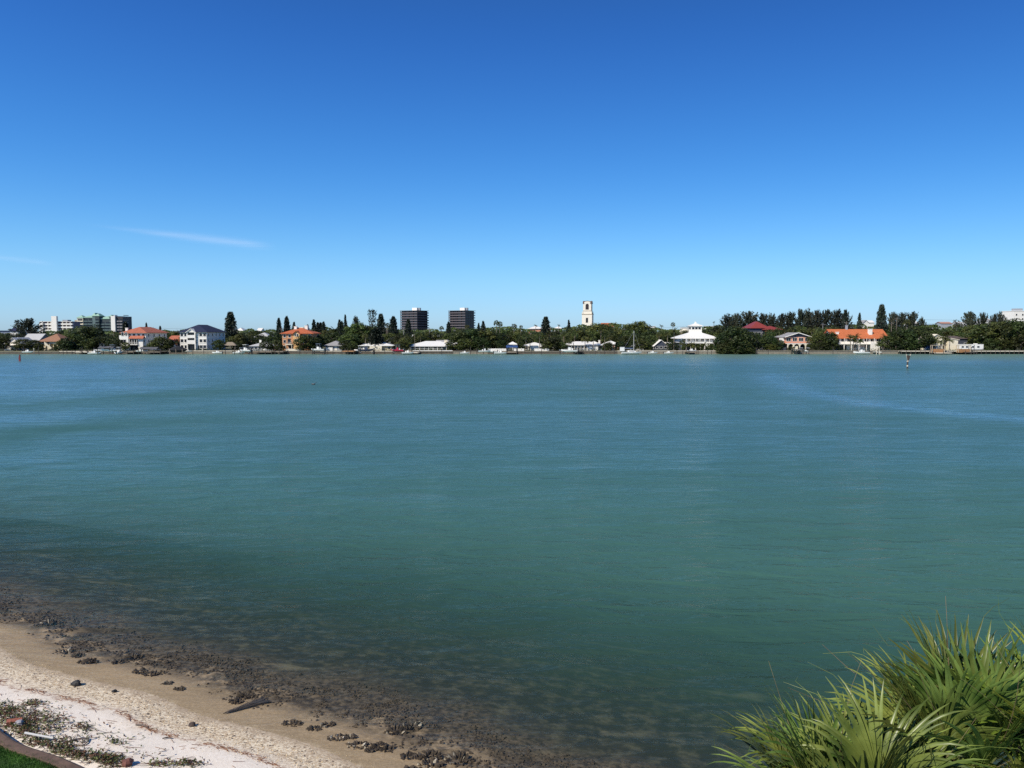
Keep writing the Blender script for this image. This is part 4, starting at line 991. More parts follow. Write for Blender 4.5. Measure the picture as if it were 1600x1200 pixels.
def boat_lift(label, px, Yl, w=5.0, d=3.2, top=3.2, canopy=None, roof_z=4.0):
    o = thing('boat_lift', label, 'boat lift', (X(px, Yl), Yl, 0), 0, 'boat lifts along the far bank')
    for x in (-w / 2, w / 2):
        for y in (0, d): a = MB(); pile(a, x, y, top, .17); a.build('piling', WOODD, o)
        a = MB(); a.box(x - .12, x + .12, -.4, d + .4, top, top + .3); a.build('top_beam', GREYM, o)
        a = MB(); a.box(x * .8 - .1, x * .8 + .1, 0, d, .75, .95); a.build('cradle_beam', GREYM, o)
    if canopy:
        a = MB(); gable_roof(a, -w / 2 - .3, w / 2 + .3, -.4, d + .4, roof_z, .7, 'x', .2, .12); a.build('canopy', canopy, o)
        a = MB()
        for x in (-w / 2, w / 2): a.tube((x, 0, top + .3), (x, 0, roof_z), .06, .06, 5); a.tube((x, d, top + .3), (x, d, roof_z), .06, .06, 5)
        a.build('canopy_frame', GREYM, o)
    return o
def hull_rings(L, B, H, st=9):
    rings = []
    for i in range(st):
        t = i / (st - 1); x = -L / 2 + L * t; b_ = B / 2 * (1 - max(0, (t - .45) / .55) ** 2.2) * (.92 + .08 * min(1, t * 4)) + .02; sh = H * (1 + .28 * t ** 2)
        kz = H * .12 + .75 * H * max(0, (t - .7) / .3) ** 2
        rings.append([(x, -b_, sh), (x, -b_ * .86, sh * .45 + kz * .4), (x, 0, kz * .9), (x, b_ * .86, sh * .45 + kz * .4), (x, b_, sh)])
    return rings
def motorboat(label, px, Yb, z, L=6.5, yaw=0, hull=GEL, top='ttop', topmat=GEL, group='motor boats along the far bank', name='motorboat', inmat=None):
    o = thing(name, label, 'boat', (X(px, Yb), Yb, z), R(yaw), group); B, H = L * .34, L * .15
    a = MB(); a.loft(hull_rings(L, B, H)); a.build('hull', hull, o)
    a = MB()
    for t in (0,): a.box(-L * .46, L * .18, -B * .36, B * .36, H * 1.03, H * 1.06)
    a.build('deck', inmat or pm('pale_deck', (.55, .52, .46), .7, .1), o)
    a = MB(); a.box(-L * .06, L * .08, -B * .2, B * .2, H * 1.063, H * 2.1); a.build('console', hull, o)
    a = MB(); a.hexa(((L * .08, -B * .2, H * 1.9), (L * .10, -B * .2, H * 1.9), (L * .10, B * .2, H * 1.9), (L * .08, B * .2, H * 1.9), (L * .03, -B * .18, H * 2.6), (L * .045, -B * .18, H * 2.6), (L * .045, B * .18, H * 2.6), (L * .03, B * .18, H * 2.6))); a.build('windscreen', PANEB, o)
    a = MB(); a.box(-L * .2, -L * .12, -B * .2, B * .2, H * 1.063, H * 1.7); a.build('seat', GEL, o)
    if top:
        a = MB(); zt = H * 3.4
        for x in (-L * .14, L * .1):
            for y in (-B * .28, B * .28): a.tube((x, y, H * 1.07), (x * .9, y, zt), .035, .035, 5)
        a.build('top_frame', GREYM, o)
        a = MB(); a.box(-L * .2, L * .14, -B * .36, B * .36, zt, zt + .1); a.build('canopy', topmat, o)
    a = MB(); a.box(-L * .56, -L * .49, -.2, .2, H * .7, H * 1.75); a.box(-L * .545, -L * .505, -.08, .08, -.2, H * .7); a.build('outboard_motor', BLACKF, o)
    return o
dock('low dock with white lockers right of the stilt house', 120, 150, 332, 335.6, 1.0, SANDM)
dock('dark dock in front of the white red-tiled house', 193, 214, 330, 335.6, 1.1, WOOD)
dock('dark dock with posts between the red-tiled and navy-roofed houses', 226, 256, 329, 335.6, 1.1)
dock('dock left of the orange house, in front of the pale cottage', 397, 428, 330, 335.6, 1.1)
dock('narrow dark dock in front of the orange house left corner', 432, 446, 330, 335.6, 1.2)
dock('dark dock under the lift boat of the grey-roofed bungalow', 489, 506, 329, 332.2, .9, WOODD)
dock('brown timber dock in front of the low white-roofed bungalow', 536, 556, 329, 335.6, 1.4, WOODO)
dock('pale dock below the long white wall, just right of the red boat', 628, 655, 329.5, 335.6, .8, SANDM)
dock('small dark dock below the white fence, beside the blue covered lift', 791, 808, 329, 335.6, .9)
dock('dark dock beneath the white boat of the screened house', 897, 911, 330, 335.6, 1.2, WOODD)
dock('small grey dock in front of the cupola house', 1073, 1087, 329, 335.6, 1.0)
dock('tall grey dock in front of the pink gabled house', 1240, 1253, 330, 335.6, 2.0, pm('grey_dock_wood', (.17, .165, .15), .9, .25, 3))
dock('short white dock by two white pilings at the orange-roofed house', 1368, 1375, 331, 335.6, 1.0, WHITE)
o = dock('long pale boardwalk on many dark pilings at right', 1406, 1700, 333, 335.7, 1.35, SANDM, 'boardwalk', 2.0, .1)
dock('square pale float with timber stacks in front of the boardwalk', 1457, 1484, 328.5, 332.8, .7, SANDM)
dock('narrow dark dock beside the second timber stack at right', 1505, 1524, 329.5, 332.8, .9, WOODD)

boat_lift('boat lift with grey canopy over white boats left of the red-tiled house', 165, 330, 5.5, 3.2, 2.4, pm('dark_grey_canopy', (.09, .09, .095), .8, .2), 2.7)
boat_lift('boat lift with a flat grey canopy at the dock right of the red-tiled house', 232, 329.5, 6, 3, 2.0, MATS['dark_grey_canopy'], 2.3)
boat_lift('bare boat lift in front of the pale cottage left of the orange house', 382, 330, 4, 3, 2.6)
boat_lift('boat lift holding the white boat in front of the grey-roofed bungalow', 497, 329, 5, 3, 2.2)
boat_lift('boat lift holding a blue-black boat at the low white-roofed bungalow', 572, 329, 6, 3, 2.4)
boat_lift('boat lift holding the red boat', 622, 329.5, 4.5, 3, 2.0)
boat_lift('boat lift with a blue canopy by the white fence', 800, 329.5, 4, 3, 2.6, BLUEF, 3.0)
boat_lift('boat lift with a white boat in front of the screened white house', 889, 329, 7.5, 3, 1.7)
boat_lift('boat lift with a small white box boat in front of the pink gabled house', 1259, 330, 2.8, 3, 2.6)

# boats
motorboat('white motorboat on the lift left of the red-tiled house', 160, 331, 1.1, 6.5, 8, GEL, 'ttop', BLACKF)
motorboat('white motorboat with grey canopy nearest the red-tiled house', 175, 331, 1.0, 6, 175, GEL, 'ttop', GREYB)
motorboat('small white skiff moored at the low dock', 147, 329, .02, 5, 0, GEL, None)
motorboat('small white skiff behind the pale dock end, farthest left', 43, 333, .5, 4.5, 0, GEL, None)
motorboat('white motorboat on the lift with grey canopy right of the red-tiled house', 222, 331, .9, 5, 0, GEL, None)
motorboat('white motorboat beside the dock of the red-tiled house', 186, 329, .25, 5.5, 90, GEL, 'ttop', GEL)
# boat shrouded in black canvas
Y = 330; o = thing('covered_boat', 'big boat shrouded in a black canvas cover in front of the navy-roofed house', 'boat', (X(279, Y), Y, .9))
a = MB(); a.loft(hull_rings(6.6, 2.3, .95)); a.build('hull', BLACKF, o)
a = MB(); a.loft([[(x, -w_, .95), (x, -w_ * .95, h_ * .8), (x, 0, h_), (x, w_ * .95, h_ * .8), (x, w_, .95)] for x, w_, h_ in ((-3.6, 1.0, 1.6), (-2.6, 1.25, 2.1), (-.6, 1.3, 2.75), (.6, 1.25, 2.6), (2.2, 1.0, 1.9), (3.4, .5, 1.5))]); a.build('cover', BLACKF, o)
for x in (-3.9, -1.2, 1.5, 3.9):
    o = thing('mooring_piling', None, 'piling', (X(279, 328.5) + x, 328.5, 0), 0, 'mooring pilings along the far bank')
    a = MB(); pile(a, 0, 0, 2.2, .15); a.build('shaft', WOOD, o); a = MB(); a.tube((0, 0, 2.202), (0, 0, 2.4), .19, .03, 8); a.build('cap', WOOD, o)
    autolabel(o, 'grey piling by covered boat', 279 + x * 3.6, True)
motorboat('small white dinghy on the seawall right of the black covered boat', 294, 334, .9, 3.2, 0, GEL, None)
motorboat('white skiff moored below the navy-roofed house', 339, 334, .1, 4.5, 180, GEL, None)
motorboat('white motorboat on the bare lift left of the orange house', 383, 331, 1.0, 6, 160, GEL, 'ttop', GEL)
motorboat('white flat boat moored left of the pale cottage dock', 373, 332, .1, 5, 0, GEL, None)
motorboat('white boat with raised bow on the lift by the grey-roofed bungalow', 497, 330.5, 1.3, 6.2, 170, GEL, 'ttop', GREYB)
motorboat('blue-black cruiser on the lift by the low white-roofed bungalow', 572, 330.5, 1.2, 6.4, 0, pm('navy_gelcoat', (.05, .06, .10), .3, .1), 'ttop', GREYB)
motorboat('white cruiser on the seawall left of the blue-black cruiser', 562, 331.5, 1.2, 4.8, 180, GEL, 'ttop', GEL)
motorboat('crimson motorboat on a lift left of the long white-roofed house', 621, 331, 1.1, 5.6, 180, REDF, 'ttop', MATS['navy_gelcoat'])
motorboat('white motorboat beside the pale dock under the long white wall', 637, 328.5, .15, 5, 0, GEL, None)
motorboat('pale open boat floating off the white fence', 782, 329, .05, 5.5, 0, GEL, None, name='open_boat')
motorboat('white skiff left of the white fence', 768, 333, .6, 5.0, 180, GEL, None)
motorboat('white motorboat resting on the lift of the screened house', 890, 330.5, .75, 7.2, 180, GEL, None)
motorboat('white cabin boat at the orange-roofed house with maroon canopy', 1346, 329, .05, 6.6, 180, GEL, 'ttop', pm('maroon_canvas', (.16, .03, .04), .8, .2))
motorboat('small boat moored at the grey dock of the cupola house', 1081, 330, 1.15, 4, 0, GEL, None)
motorboat('tiny white boat on the lift by the grey tall dock', 1259, 331, 1.1, 2.8, 180, GEL, None)
for px, lab in ((726, 'small white dinghy at the seawall left of the big round tree base'), (1020, 'white flat kayak on the sandy cap left of the cupola house'), (1045, 'white skiff moored below the sandy cap')):
    motorboat(lab, px, 333 if px != 1020 else 333.5, .05, 4.2, 0, GEL, None)
motorboat('white boat on the long dock left of the white fence', 757, 331.5, .8, 5.2, 0, GEL, None)

# sailboat
Y = 328; o = thing('sailboat', 'white sailboat with bare mast moored left of the cupola house', 'boat', (X(987, Y), Y, .05))
a = MB(); a.loft(hull_rings(8.4, 2.6, .95, 12)); a.build('hull', GEL, o)
a = MB(); a.loft([[(x, -w_, 1.0), (x, -w_ * .85, h_), (x, w_ * .85, h_), (x, w_, 1.0)] for x, w_, h_ in ((-1.6, .85, 1.75), (.6, .8, 1.7), (1.8, .55, 1.35))]); a.build('cabin', GEL, o)
a = MB(); a.box(-1.2, .8, -.86, -.79, 1.3, 1.5); a.build('cabin_windows', PANE, o)
mz = Z(517, Y); a = MB(); a.tube((.9, 0, 1.2), (.9, 0, mz), .11, .08, 8); ma = a.build('mast', pm('pale_spar', (.55, .53, .48), .5, .1), o)
a = MB(); a.box(.87, .93, -.9, .9, mz * .6, mz * .6 + .06); a.build('spreader', MATS['pale_spar'], ma)
a = MB(); a.tube((.9, 0, 2.4), (-3.2, 0, 2.5), .07, .07, 6); a.build('boom', MATS['pale_spar'], o)
a = MB(); a.tube((.7, 0, 2.58), (-3.0, 0, 2.66), .16, .12, 7); a.build('furled_sail', BLUEF, o)
a = MB(); a.tube((.9, 0, mz - .1), (4.0, 0, 1.3), .025, .025, 4); a.tube((.9, 0, mz - .1), (-4.0, 0, 1.1), .025, .025, 4)
for y in (-1.15, 1.15): a.tube((.9, 0, mz - .1), (.7, y, 1.1), .02, .02, 4)
a.build('rigging', GREYM, o)
a = MB()
for x in (-3.8, -2.5, 3, 3.9): a.tube((x, -.9 if x < 3 else -.35, .95), (x, -.9 if x < 3 else -.35, 1.7), .025, .025, 4)
a.build('stanchions', GREYM, o)
o = thing('storage_box', 'bright white storage box on the dock left of the sailboat', 'box', (X(972.5, 335), 335, G))
a = MB(); a.box(-.95, .95, 0, 1, .05, 1.7); a.build('body', GEL, o); a = MB(); a.box(-1.0, 1.0, -.05, 1.05, 1.703, 1.8); a.build('lid', GEL, o)
# timber stacks on the float
for px, lab in ((1467, 'orange-brown timber stack under a frame on the pale float'), (1508, 'orange-brown timber stack right of the pale float')):
    Yt = 330.2 if px < 1490 else 331; o = thing('timber_stack', lab, 'timber stack', (X(px, Yt), Yt, .8), 0, 'timber stacks by the boardwalk')
    a = MB()
    for k in range(5): a.box(-2.4 + .15 * (k % 2), 2.4 - .1 * (k % 3), .2 + .1 * (k % 2), 1.5, k * .3, k * .3 + .26)
    a.build('planks', WOODO, o)
    a = MB()
    for x in (-2.6, 2.6): a.box(x - .1, x + .1, .1, .3, 0, 3.0); a.box(x - .1, x + .1, 1.4, 1.6, 0, 3.0)
    a.box(-2.8, 2.8, 0, 1.7, 3.003, 3.15); a.build('frame', pm('pale_timber', (.5, .4, .27), .85, .2), o)
o = thing('blue_tarpaulin', 'blue tarpaulin shelter in the shade left of the cream gabled house', 'tarpaulin', (X(1453, 347), 347, G))
a = MB(); a.hexa(((-2, 0, 1.0), (2, 0, 1.0), (2, 2, 1.0), (-2, 2, 1.0), (-1.6, .3, 2.6), (1.6, .3, 2.3), (1.6, 1.7, 2.3), (-1.6, 1.7, 2.6))); a.build('sheet', BLUEF, o)
a = MB()
for x in (-1.8, 1.8): a.tube((x, .2, 0), (x, .2, 1.0), .06, .06, 5); a.tube((x, 1.8, 0), (x, 1.8, 1.0), .06, .06, 5)
a.build('poles', GREYM, o)
# free standing mooring pilings
for px, yt, Yp, white in ((1058, 548, 328, 0), (1067, 549, 328, 0), (1106, 548, 329, 0), (1112, 549, 329, 0), (1370, 542, 328, 1), (1374.5, 542, 328, 1), (1454, 543, 329, 0), (1458, 545, 329, 0), (1522.5, 539, 329.5, 0), (1518, 543, 329.5, 0), (945, 541, 331, 0), (755.5, 540, 331, 0), (808.5, 538, 330, 0), (896, 536, 330, 0), (60, 542.5, 328.5, 0), (98, 545.1, 329.6, 0), (112, 547.7, 330.7, 0), (128, 543.8, 331.8, 0), (152, 546.4, 328.5, 0), (171, 542.5, 329.6, 0), (182, 545.1, 330.7, 0), (200, 547.7, 331.8, 0), (216, 543.8, 328.5, 0), (246, 546.4, 329.6, 0), (301, 542.5, 330.7, 0), (318, 545.1, 331.8, 0), (352, 547.7, 328.5, 0), (366, 543.8, 329.6, 0), (388, 546.4, 330.7, 0), (404, 542.5, 331.8, 0), (436, 545.1, 328.5, 0), (450, 547.7, 329.6, 0), (468, 543.8, 330.7, 0), (512, 546.4, 331.8, 0), (520, 542.5, 328.5, 0), (548, 545.1, 329.6, 0), (584, 547.7, 330.7, 0), (601, 543.8, 331.8, 0), (690, 546.4, 328.5, 0), (735, 542.5, 329.6, 0), (745, 545.1, 330.7, 0), (830, 547.7, 331.8, 0), (846, 543.8, 328.5, 0), (930, 546.4, 329.6, 0), (960, 542.5, 330.7, 0), (998, 545.1, 331.8, 0), (1092, 547.7, 328.5, 0), (1182, 543.8, 329.6, 0), (1201, 546.4, 330.7, 0), (1302, 542.5, 331.8, 0), (1340, 545.1, 328.5, 0), (104, 546, 332, 0), (52.5, 545, 334, 1), (264, 545, 329, 0)):
    o = thing('mooring_piling', None, 'piling', (X(px, Yp), Yp, 0), 0, 'mooring pilings along the far bank')
    a = MB(); zt = Z(yt, Yp); a.tube((0, 0, -1.5), (0, 0, zt), .14, .12, 8); a.build('shaft', SANDM if white else WOODD, o)
    a = MB(); a.tube((0, 0, zt + .002), (0, 0, zt + .25), .2, .02, 8); a.build('cap', WHITE if white else WOODD, o)
    autolabel(o, 'white mooring piling' if white else 'dark mooring piling', px, True)

o = thing('flagpole', 'slim bare grey pole standing before the long white roof', 'pole', (X(648, 338), 338, G)); a = MB(); zt = Z(522, 338) - G
a.tube((0, 0, -.1), (0, 0, zt), .07, .05, 7); a.build('shaft', WOOD, o); a = MB(); a.tube((0, 0, zt + .002), (0, 0, zt + .14), .1, .03, 7); a.build('finial', GREYM, o)

# channel markers
def marker(label, px, Yp, ytop, mat, dark):
    o = thing('channel_marker', label, 'marker', (X(px, Yp), Yp, 0)); zt = Z(ytop, Yp)
    a = MB(); a.tube((0, 0, -2), (0, 0, zt * (.93)), .22, .18, 8); a.build('pole', mat, o)
    return o, zt
Yl = CAMH / ((564 - 517) / F); o, zt = marker('red triangular channel marker on a dark post in the water at far left', 30.3, Yl, 553.5, WOODD, 1)
a = MB(); s = .36; a.hexa(((-s, -.32, zt - 1.5), (s, -.32, zt - 1.5), (s, -.26, zt - 1.5), (-s, -.26, zt - 1.5), (-.05, -.32, zt), (.05, -.32, zt), (.05, -.26, zt), (-.05, -.26, zt))); a.build('board', pm('faded_red_paint', (.16, .02, .02), .7, .2), o)
a = MB(); a.box(-s * .8, s * .8, -.325, -.30 + .035, zt - 2.3, zt - 1.503); a.build('lower_board', MATS['faded_red_paint'], o)
Yr = CAMH / ((575.5 - 517) / F); o, zt = marker('weathered two-armed channel marker post with white bands in the water at right', 1419.2, Yr, 553.5, WOODD, 0)
for z0, z1 in ((.5, .9), (1.75, 2.05)):
    a = MB(); a.tube((0, 0, z0), (0, 0, z1), .215, .205, 10); a.build('white_band', SANDM, o)
a = MB()
for sx in (-1, 1): a.hexa(((sx * .1 - .06, -.3, zt - 1.9), (sx * .1 + .06, -.3, zt - 1.9), (sx * .1 + .06, -.22, zt - 1.9), (sx * .1 - .06, -.22, zt - 1.9), (sx * .55 - .08, -.3, zt), (sx * .55 + .08, -.3, zt), (sx * .55 + .08, -.22, zt), (sx * .55 - .08, -.22, zt)))
a.build('arms', SANDM, o)
a = MB(); a.hexa(((-.22, -.34, zt - 1.6), (.25, -.34, zt - 1.6), (.25, -.31, zt - 1.6), (-.22, -.31, zt - 1.6), (-.5, -.34, zt - .35), (.5, -.34, zt - .35), (.5, -.31, zt - .35), (-.5, -.31, zt - .35))); a.build('board', WOODD, o)

# floating bird
bx_, by_ = ground(490, 601); o = thing('waterbird', 'tiny dark waterbird floating alone on the open bay', 'bird', (bx_, by_, 0), R(20))
a = MB(); a.loft([[(x, r * math.cos(6.283 * k / 10), .06 + zc + r * .8 * math.sin(6.283 * k / 10)) for k in range(10)] for x, r, zc in ((-.42, .02, .10), (-.3, .10, .04), (-.1, .17, .02), (.12, .17, .03), (.26, .11, .08), (.34, .07, .18), (.36, .06, .32), (.42, .07, .40), (.50, .04, .39), (.60, .012, .37))])
a.build('body', pm('dark_feathers', (.05, .045, .045), .7, .3, 6), o, True)
a = MB(); a.face(((-.3, -.16, .1), (.1, -.19, .1), (.12, -.15, .2), (-.35, -.06, .22))); a.face(((-.3, .16, .1), (.1, .19, .1), (.12, .15, .2), (-.35, .06, .22))); a.build('wings', pm('grey_feathers', (.16, .15, .15), .7, .2, 6), o)

# utility poles and wires
UP = [(-60, 512, 385), (240, 511, 395), (330, 512, 395), (440, 512, 395), (604, 510, 395), (631, 512, 395), (671, 512, 380), (860, 511, 395), (975, 513, 395), (1075, 508, 395), (1285, 505, 400), (1322, 502, 395), (1392, 503, 395), (1400, 496, 400), (1543, 498, 400), (1700, 505, 400)]
for px, yt, Yp in UP:
    o = thing('utility_pole', None, 'pole', (X(px, Yp), Yp, G), 0, 'utility poles behind the houses'); zt = Z(yt, Yp) - G
    a = MB(); a.tube((0, 0, -.2), (0, 0, zt), .17, .11, 7); a.build('shaft', GREYR if px % 2 else WOOD, o)
    a = MB(); a.box(-1.1, 1.1, -.16, -.06, zt - .9, zt - .75); cr = a.build('crossarm', WOOD, o)
    for x in (-1, -.4, .4, 1): a = MB(); a.tube((x, -.11, zt - .748), (x, -.11, zt - .5), .05, .03, 6); a.build('insulator', GREYM, cr)
    autolabel(o, 'slim utility pole', px)
WIRE = pm('black_cable', (.03, .03, .032), .6, .1)
for (a0, b0, c0), (a1, b1, c1) in zip(UP, UP[1:]):
    o = thing('power_line', None, 'cable', (X(a0, c0), c0, 0), 0, 'power lines strung behind the houses')
    mb = MB(); q0 = Vector((0, 0, Z(b0, c0) - .5)); q1 = Vector((X(a1, c1) - X(a0, c0), c1 - c0, Z(b1, c1) - .5)); L = (q1 - q0).length
    for dz, dy in ((0, -.4), (0, .4), (-1.9, 0)):
        pts = [q0.lerp(q1, t / 8) + Vector((0, dy, dz - .00022 * L * L * 4 * (t / 8) * (1 - t / 8))) for t in range(9)]
        mb.path(pts, [.035] * 9, 4)
    mb.build('cable', WIRE, o); autolabel(o, 'span of thin cables', (max(a0, 0) + min(a1, 1600)) / 2)

# ------------------------------------------------------------------ trees of the far bank
GN = 'Norfolk pines on the skyline'
for px, wpx, yt, Y, kind, lab in (
    (361, 13, 487.5, 400, 'cyp', 'tall dark columnar pine right of the navy-roofed white house'),
    (197, 8, 503, 430, 'cyp', 'short columnar pine between the green-trimmed tower and the red tile roof'),
    (229.5, 6, 504, 420, 'norf', 'small pine tip rising just behind the red tile roof ridge'),
    (251, 7, 509, 420, 'norf', 'small pine tip right of the red tile roof ridge'),
    (436.5, 6.5, 497, 430, 'cyp', 'left of two slender dark pines beside the orange house'),
    (448.5, 7.5, 494.5, 430, 'cyp', 'right of two slender dark pines beside the orange house'),
    (460, 8, 503, 430, 'norf', 'small pine behind the orange house, right of the two slender pines'),
    (481, 8, 507, 420, 'norf', 'low pine tip behind the right end of the orange roof'),
    (491, 6, 499.5, 440, 'cyp', 'leftmost and tallest pine of the tight clump right of the orange house'),
    (497, 6, 504, 440, 'cyp', 'second pine from left in the tight clump right of the orange house'),
    (501.5, 6, 504, 445, 'cyp', 'third pine from left in the tight clump right of the orange house'),
    (506, 6, 503, 440, 'cyp', 'rightmost pine of the tight clump right of the orange house'),
    (531, 6, 499.5, 430, 'cyp', 'narrow pine left of the pole-like pine, before the big leafy tree'),
    (534.5, 5.5, 502, 435, 'cyp', 'shorter narrow pine tucked against the pole-like pine'),
    (540, 6.5, 491, 430, 'norf', 'tall pole-like pine left of the big leafy tree'),
    (582, 15, 487, 420, 'open', 'gaunt see-through Norfolk pine with tiers of bare branches'),
    (595.5, 10, 490.5, 420, 'cyp', 'tall dense dark pine right of the gaunt see-through pine'),
    (615, 10, 494.5, 420, 'cyp', 'dense dark pine just left of the left dark tower'),
    (638, 8, 498.5, 410, 'cyp', 'dark pine standing in front of the left dark tower'),
    (701, 6, 503, 430, 'cyp', 'small pine at the left foot of the right dark tower'),
    (755, 9, 501.5, 430, 'norf', 'broad conical pine right of the right dark tower'),
    (748, 7, 504.5, 430, 'norf', 'smaller pine between the right dark tower and the broad conical pine'),
    (852.5, 11, 495, 420, 'cyp', 'lone dense dark pine between white roofs left of the bell tower'),
    (888.5, 7.5, 499.5, 430, 'norf', 'small dark pine left of the cream bell tower'),
    (588, 15, 513, 352, 'cyp', 'dark shaggy pine standing before the low white-roofed bungalow'),
    (1320, 10, 484, 430, 'norf', 'pine tip rising at the right end of the long casuarina row'),
    (1342, 8, 488.5, 430, 'norf', 'neat conical pine behind the long orange roof'),
    (1376, 11, 476, 430, 'cyp', 'tallest pine at right, left of the casuarina clump')):
    tree(kind, px, wpx, yt, Y, lab, group=GN)
for px, wpx, yt, Y, lab in (
    (44, 34, 497, 420, 'big fan-shaped casuarina standing alone left of the white slab block'),
    (1137, 24, 492, 470, 'leftmost casuarina of the long row, sloping down to the left'),
    (1150, 22, 489, 470, 'second casuarina of the long row'), (1170, 32, 486, 470, 'rounded casuarina left of the red roof peak'),
    (1192, 20, 489, 470, 'feathery casuarina right behind the red roof peak'), (1205, 20, 491, 470, 'lower casuarina at the gap in the row, right of the red roof'),
    (1221, 22, 489, 470, 'casuarina just right of the gap in the long row'), (1234, 20, 487, 470, 'casuarina above the left eave of the pink gabled house'),
    (1251, 20, 482.5, 470, 'tall casuarina above the peak of the pink gabled house'), (1262, 18, 484, 470, 'casuarina above the right eave of the pink gabled house'),
    (1275, 20, 484, 470, 'casuarina between the pink gabled house and the orange roof'), (1290, 22, 483.5, 470, 'casuarina above the palms left of the orange roof'), (1306, 22, 483, 470, 'casuarina above the left end of the orange roof'), (1319, 18, 486, 470, 'rightmost casuarina of the long row'),
    (1394, 18, 487, 470, 'left casuarina of the clump right of the tallest pine'), (1408, 18, 488, 470, 'middle casuarina of the clump right of the tallest pine'), (1424, 22, 487, 470, 'right casuarina of the clump right of the tallest pine'),
    (1440, 11, 496.5, 470, 'small round casuarina standing apart right of the clump'),
    (1514, 24, 486, 500, 'broad feathery casuarina left of two others near the right edge'), (1535, 14, 488, 500, 'spiky casuarina between two others near the right edge'), (1552, 12, 490, 500, 'small casuarina left of the last leaning one at right'), (1562, 16, 488.5, 500, 'leaning casuarina left of the white high-rise')):
    tree('casu', px, wpx, yt, Y, lab, group='casuarinas on the skyline')
tree('casu', 557, 12, 493.5, 410, 'round-topped casuarina rising from the big leafy tree', group='casuarinas on the skyline')

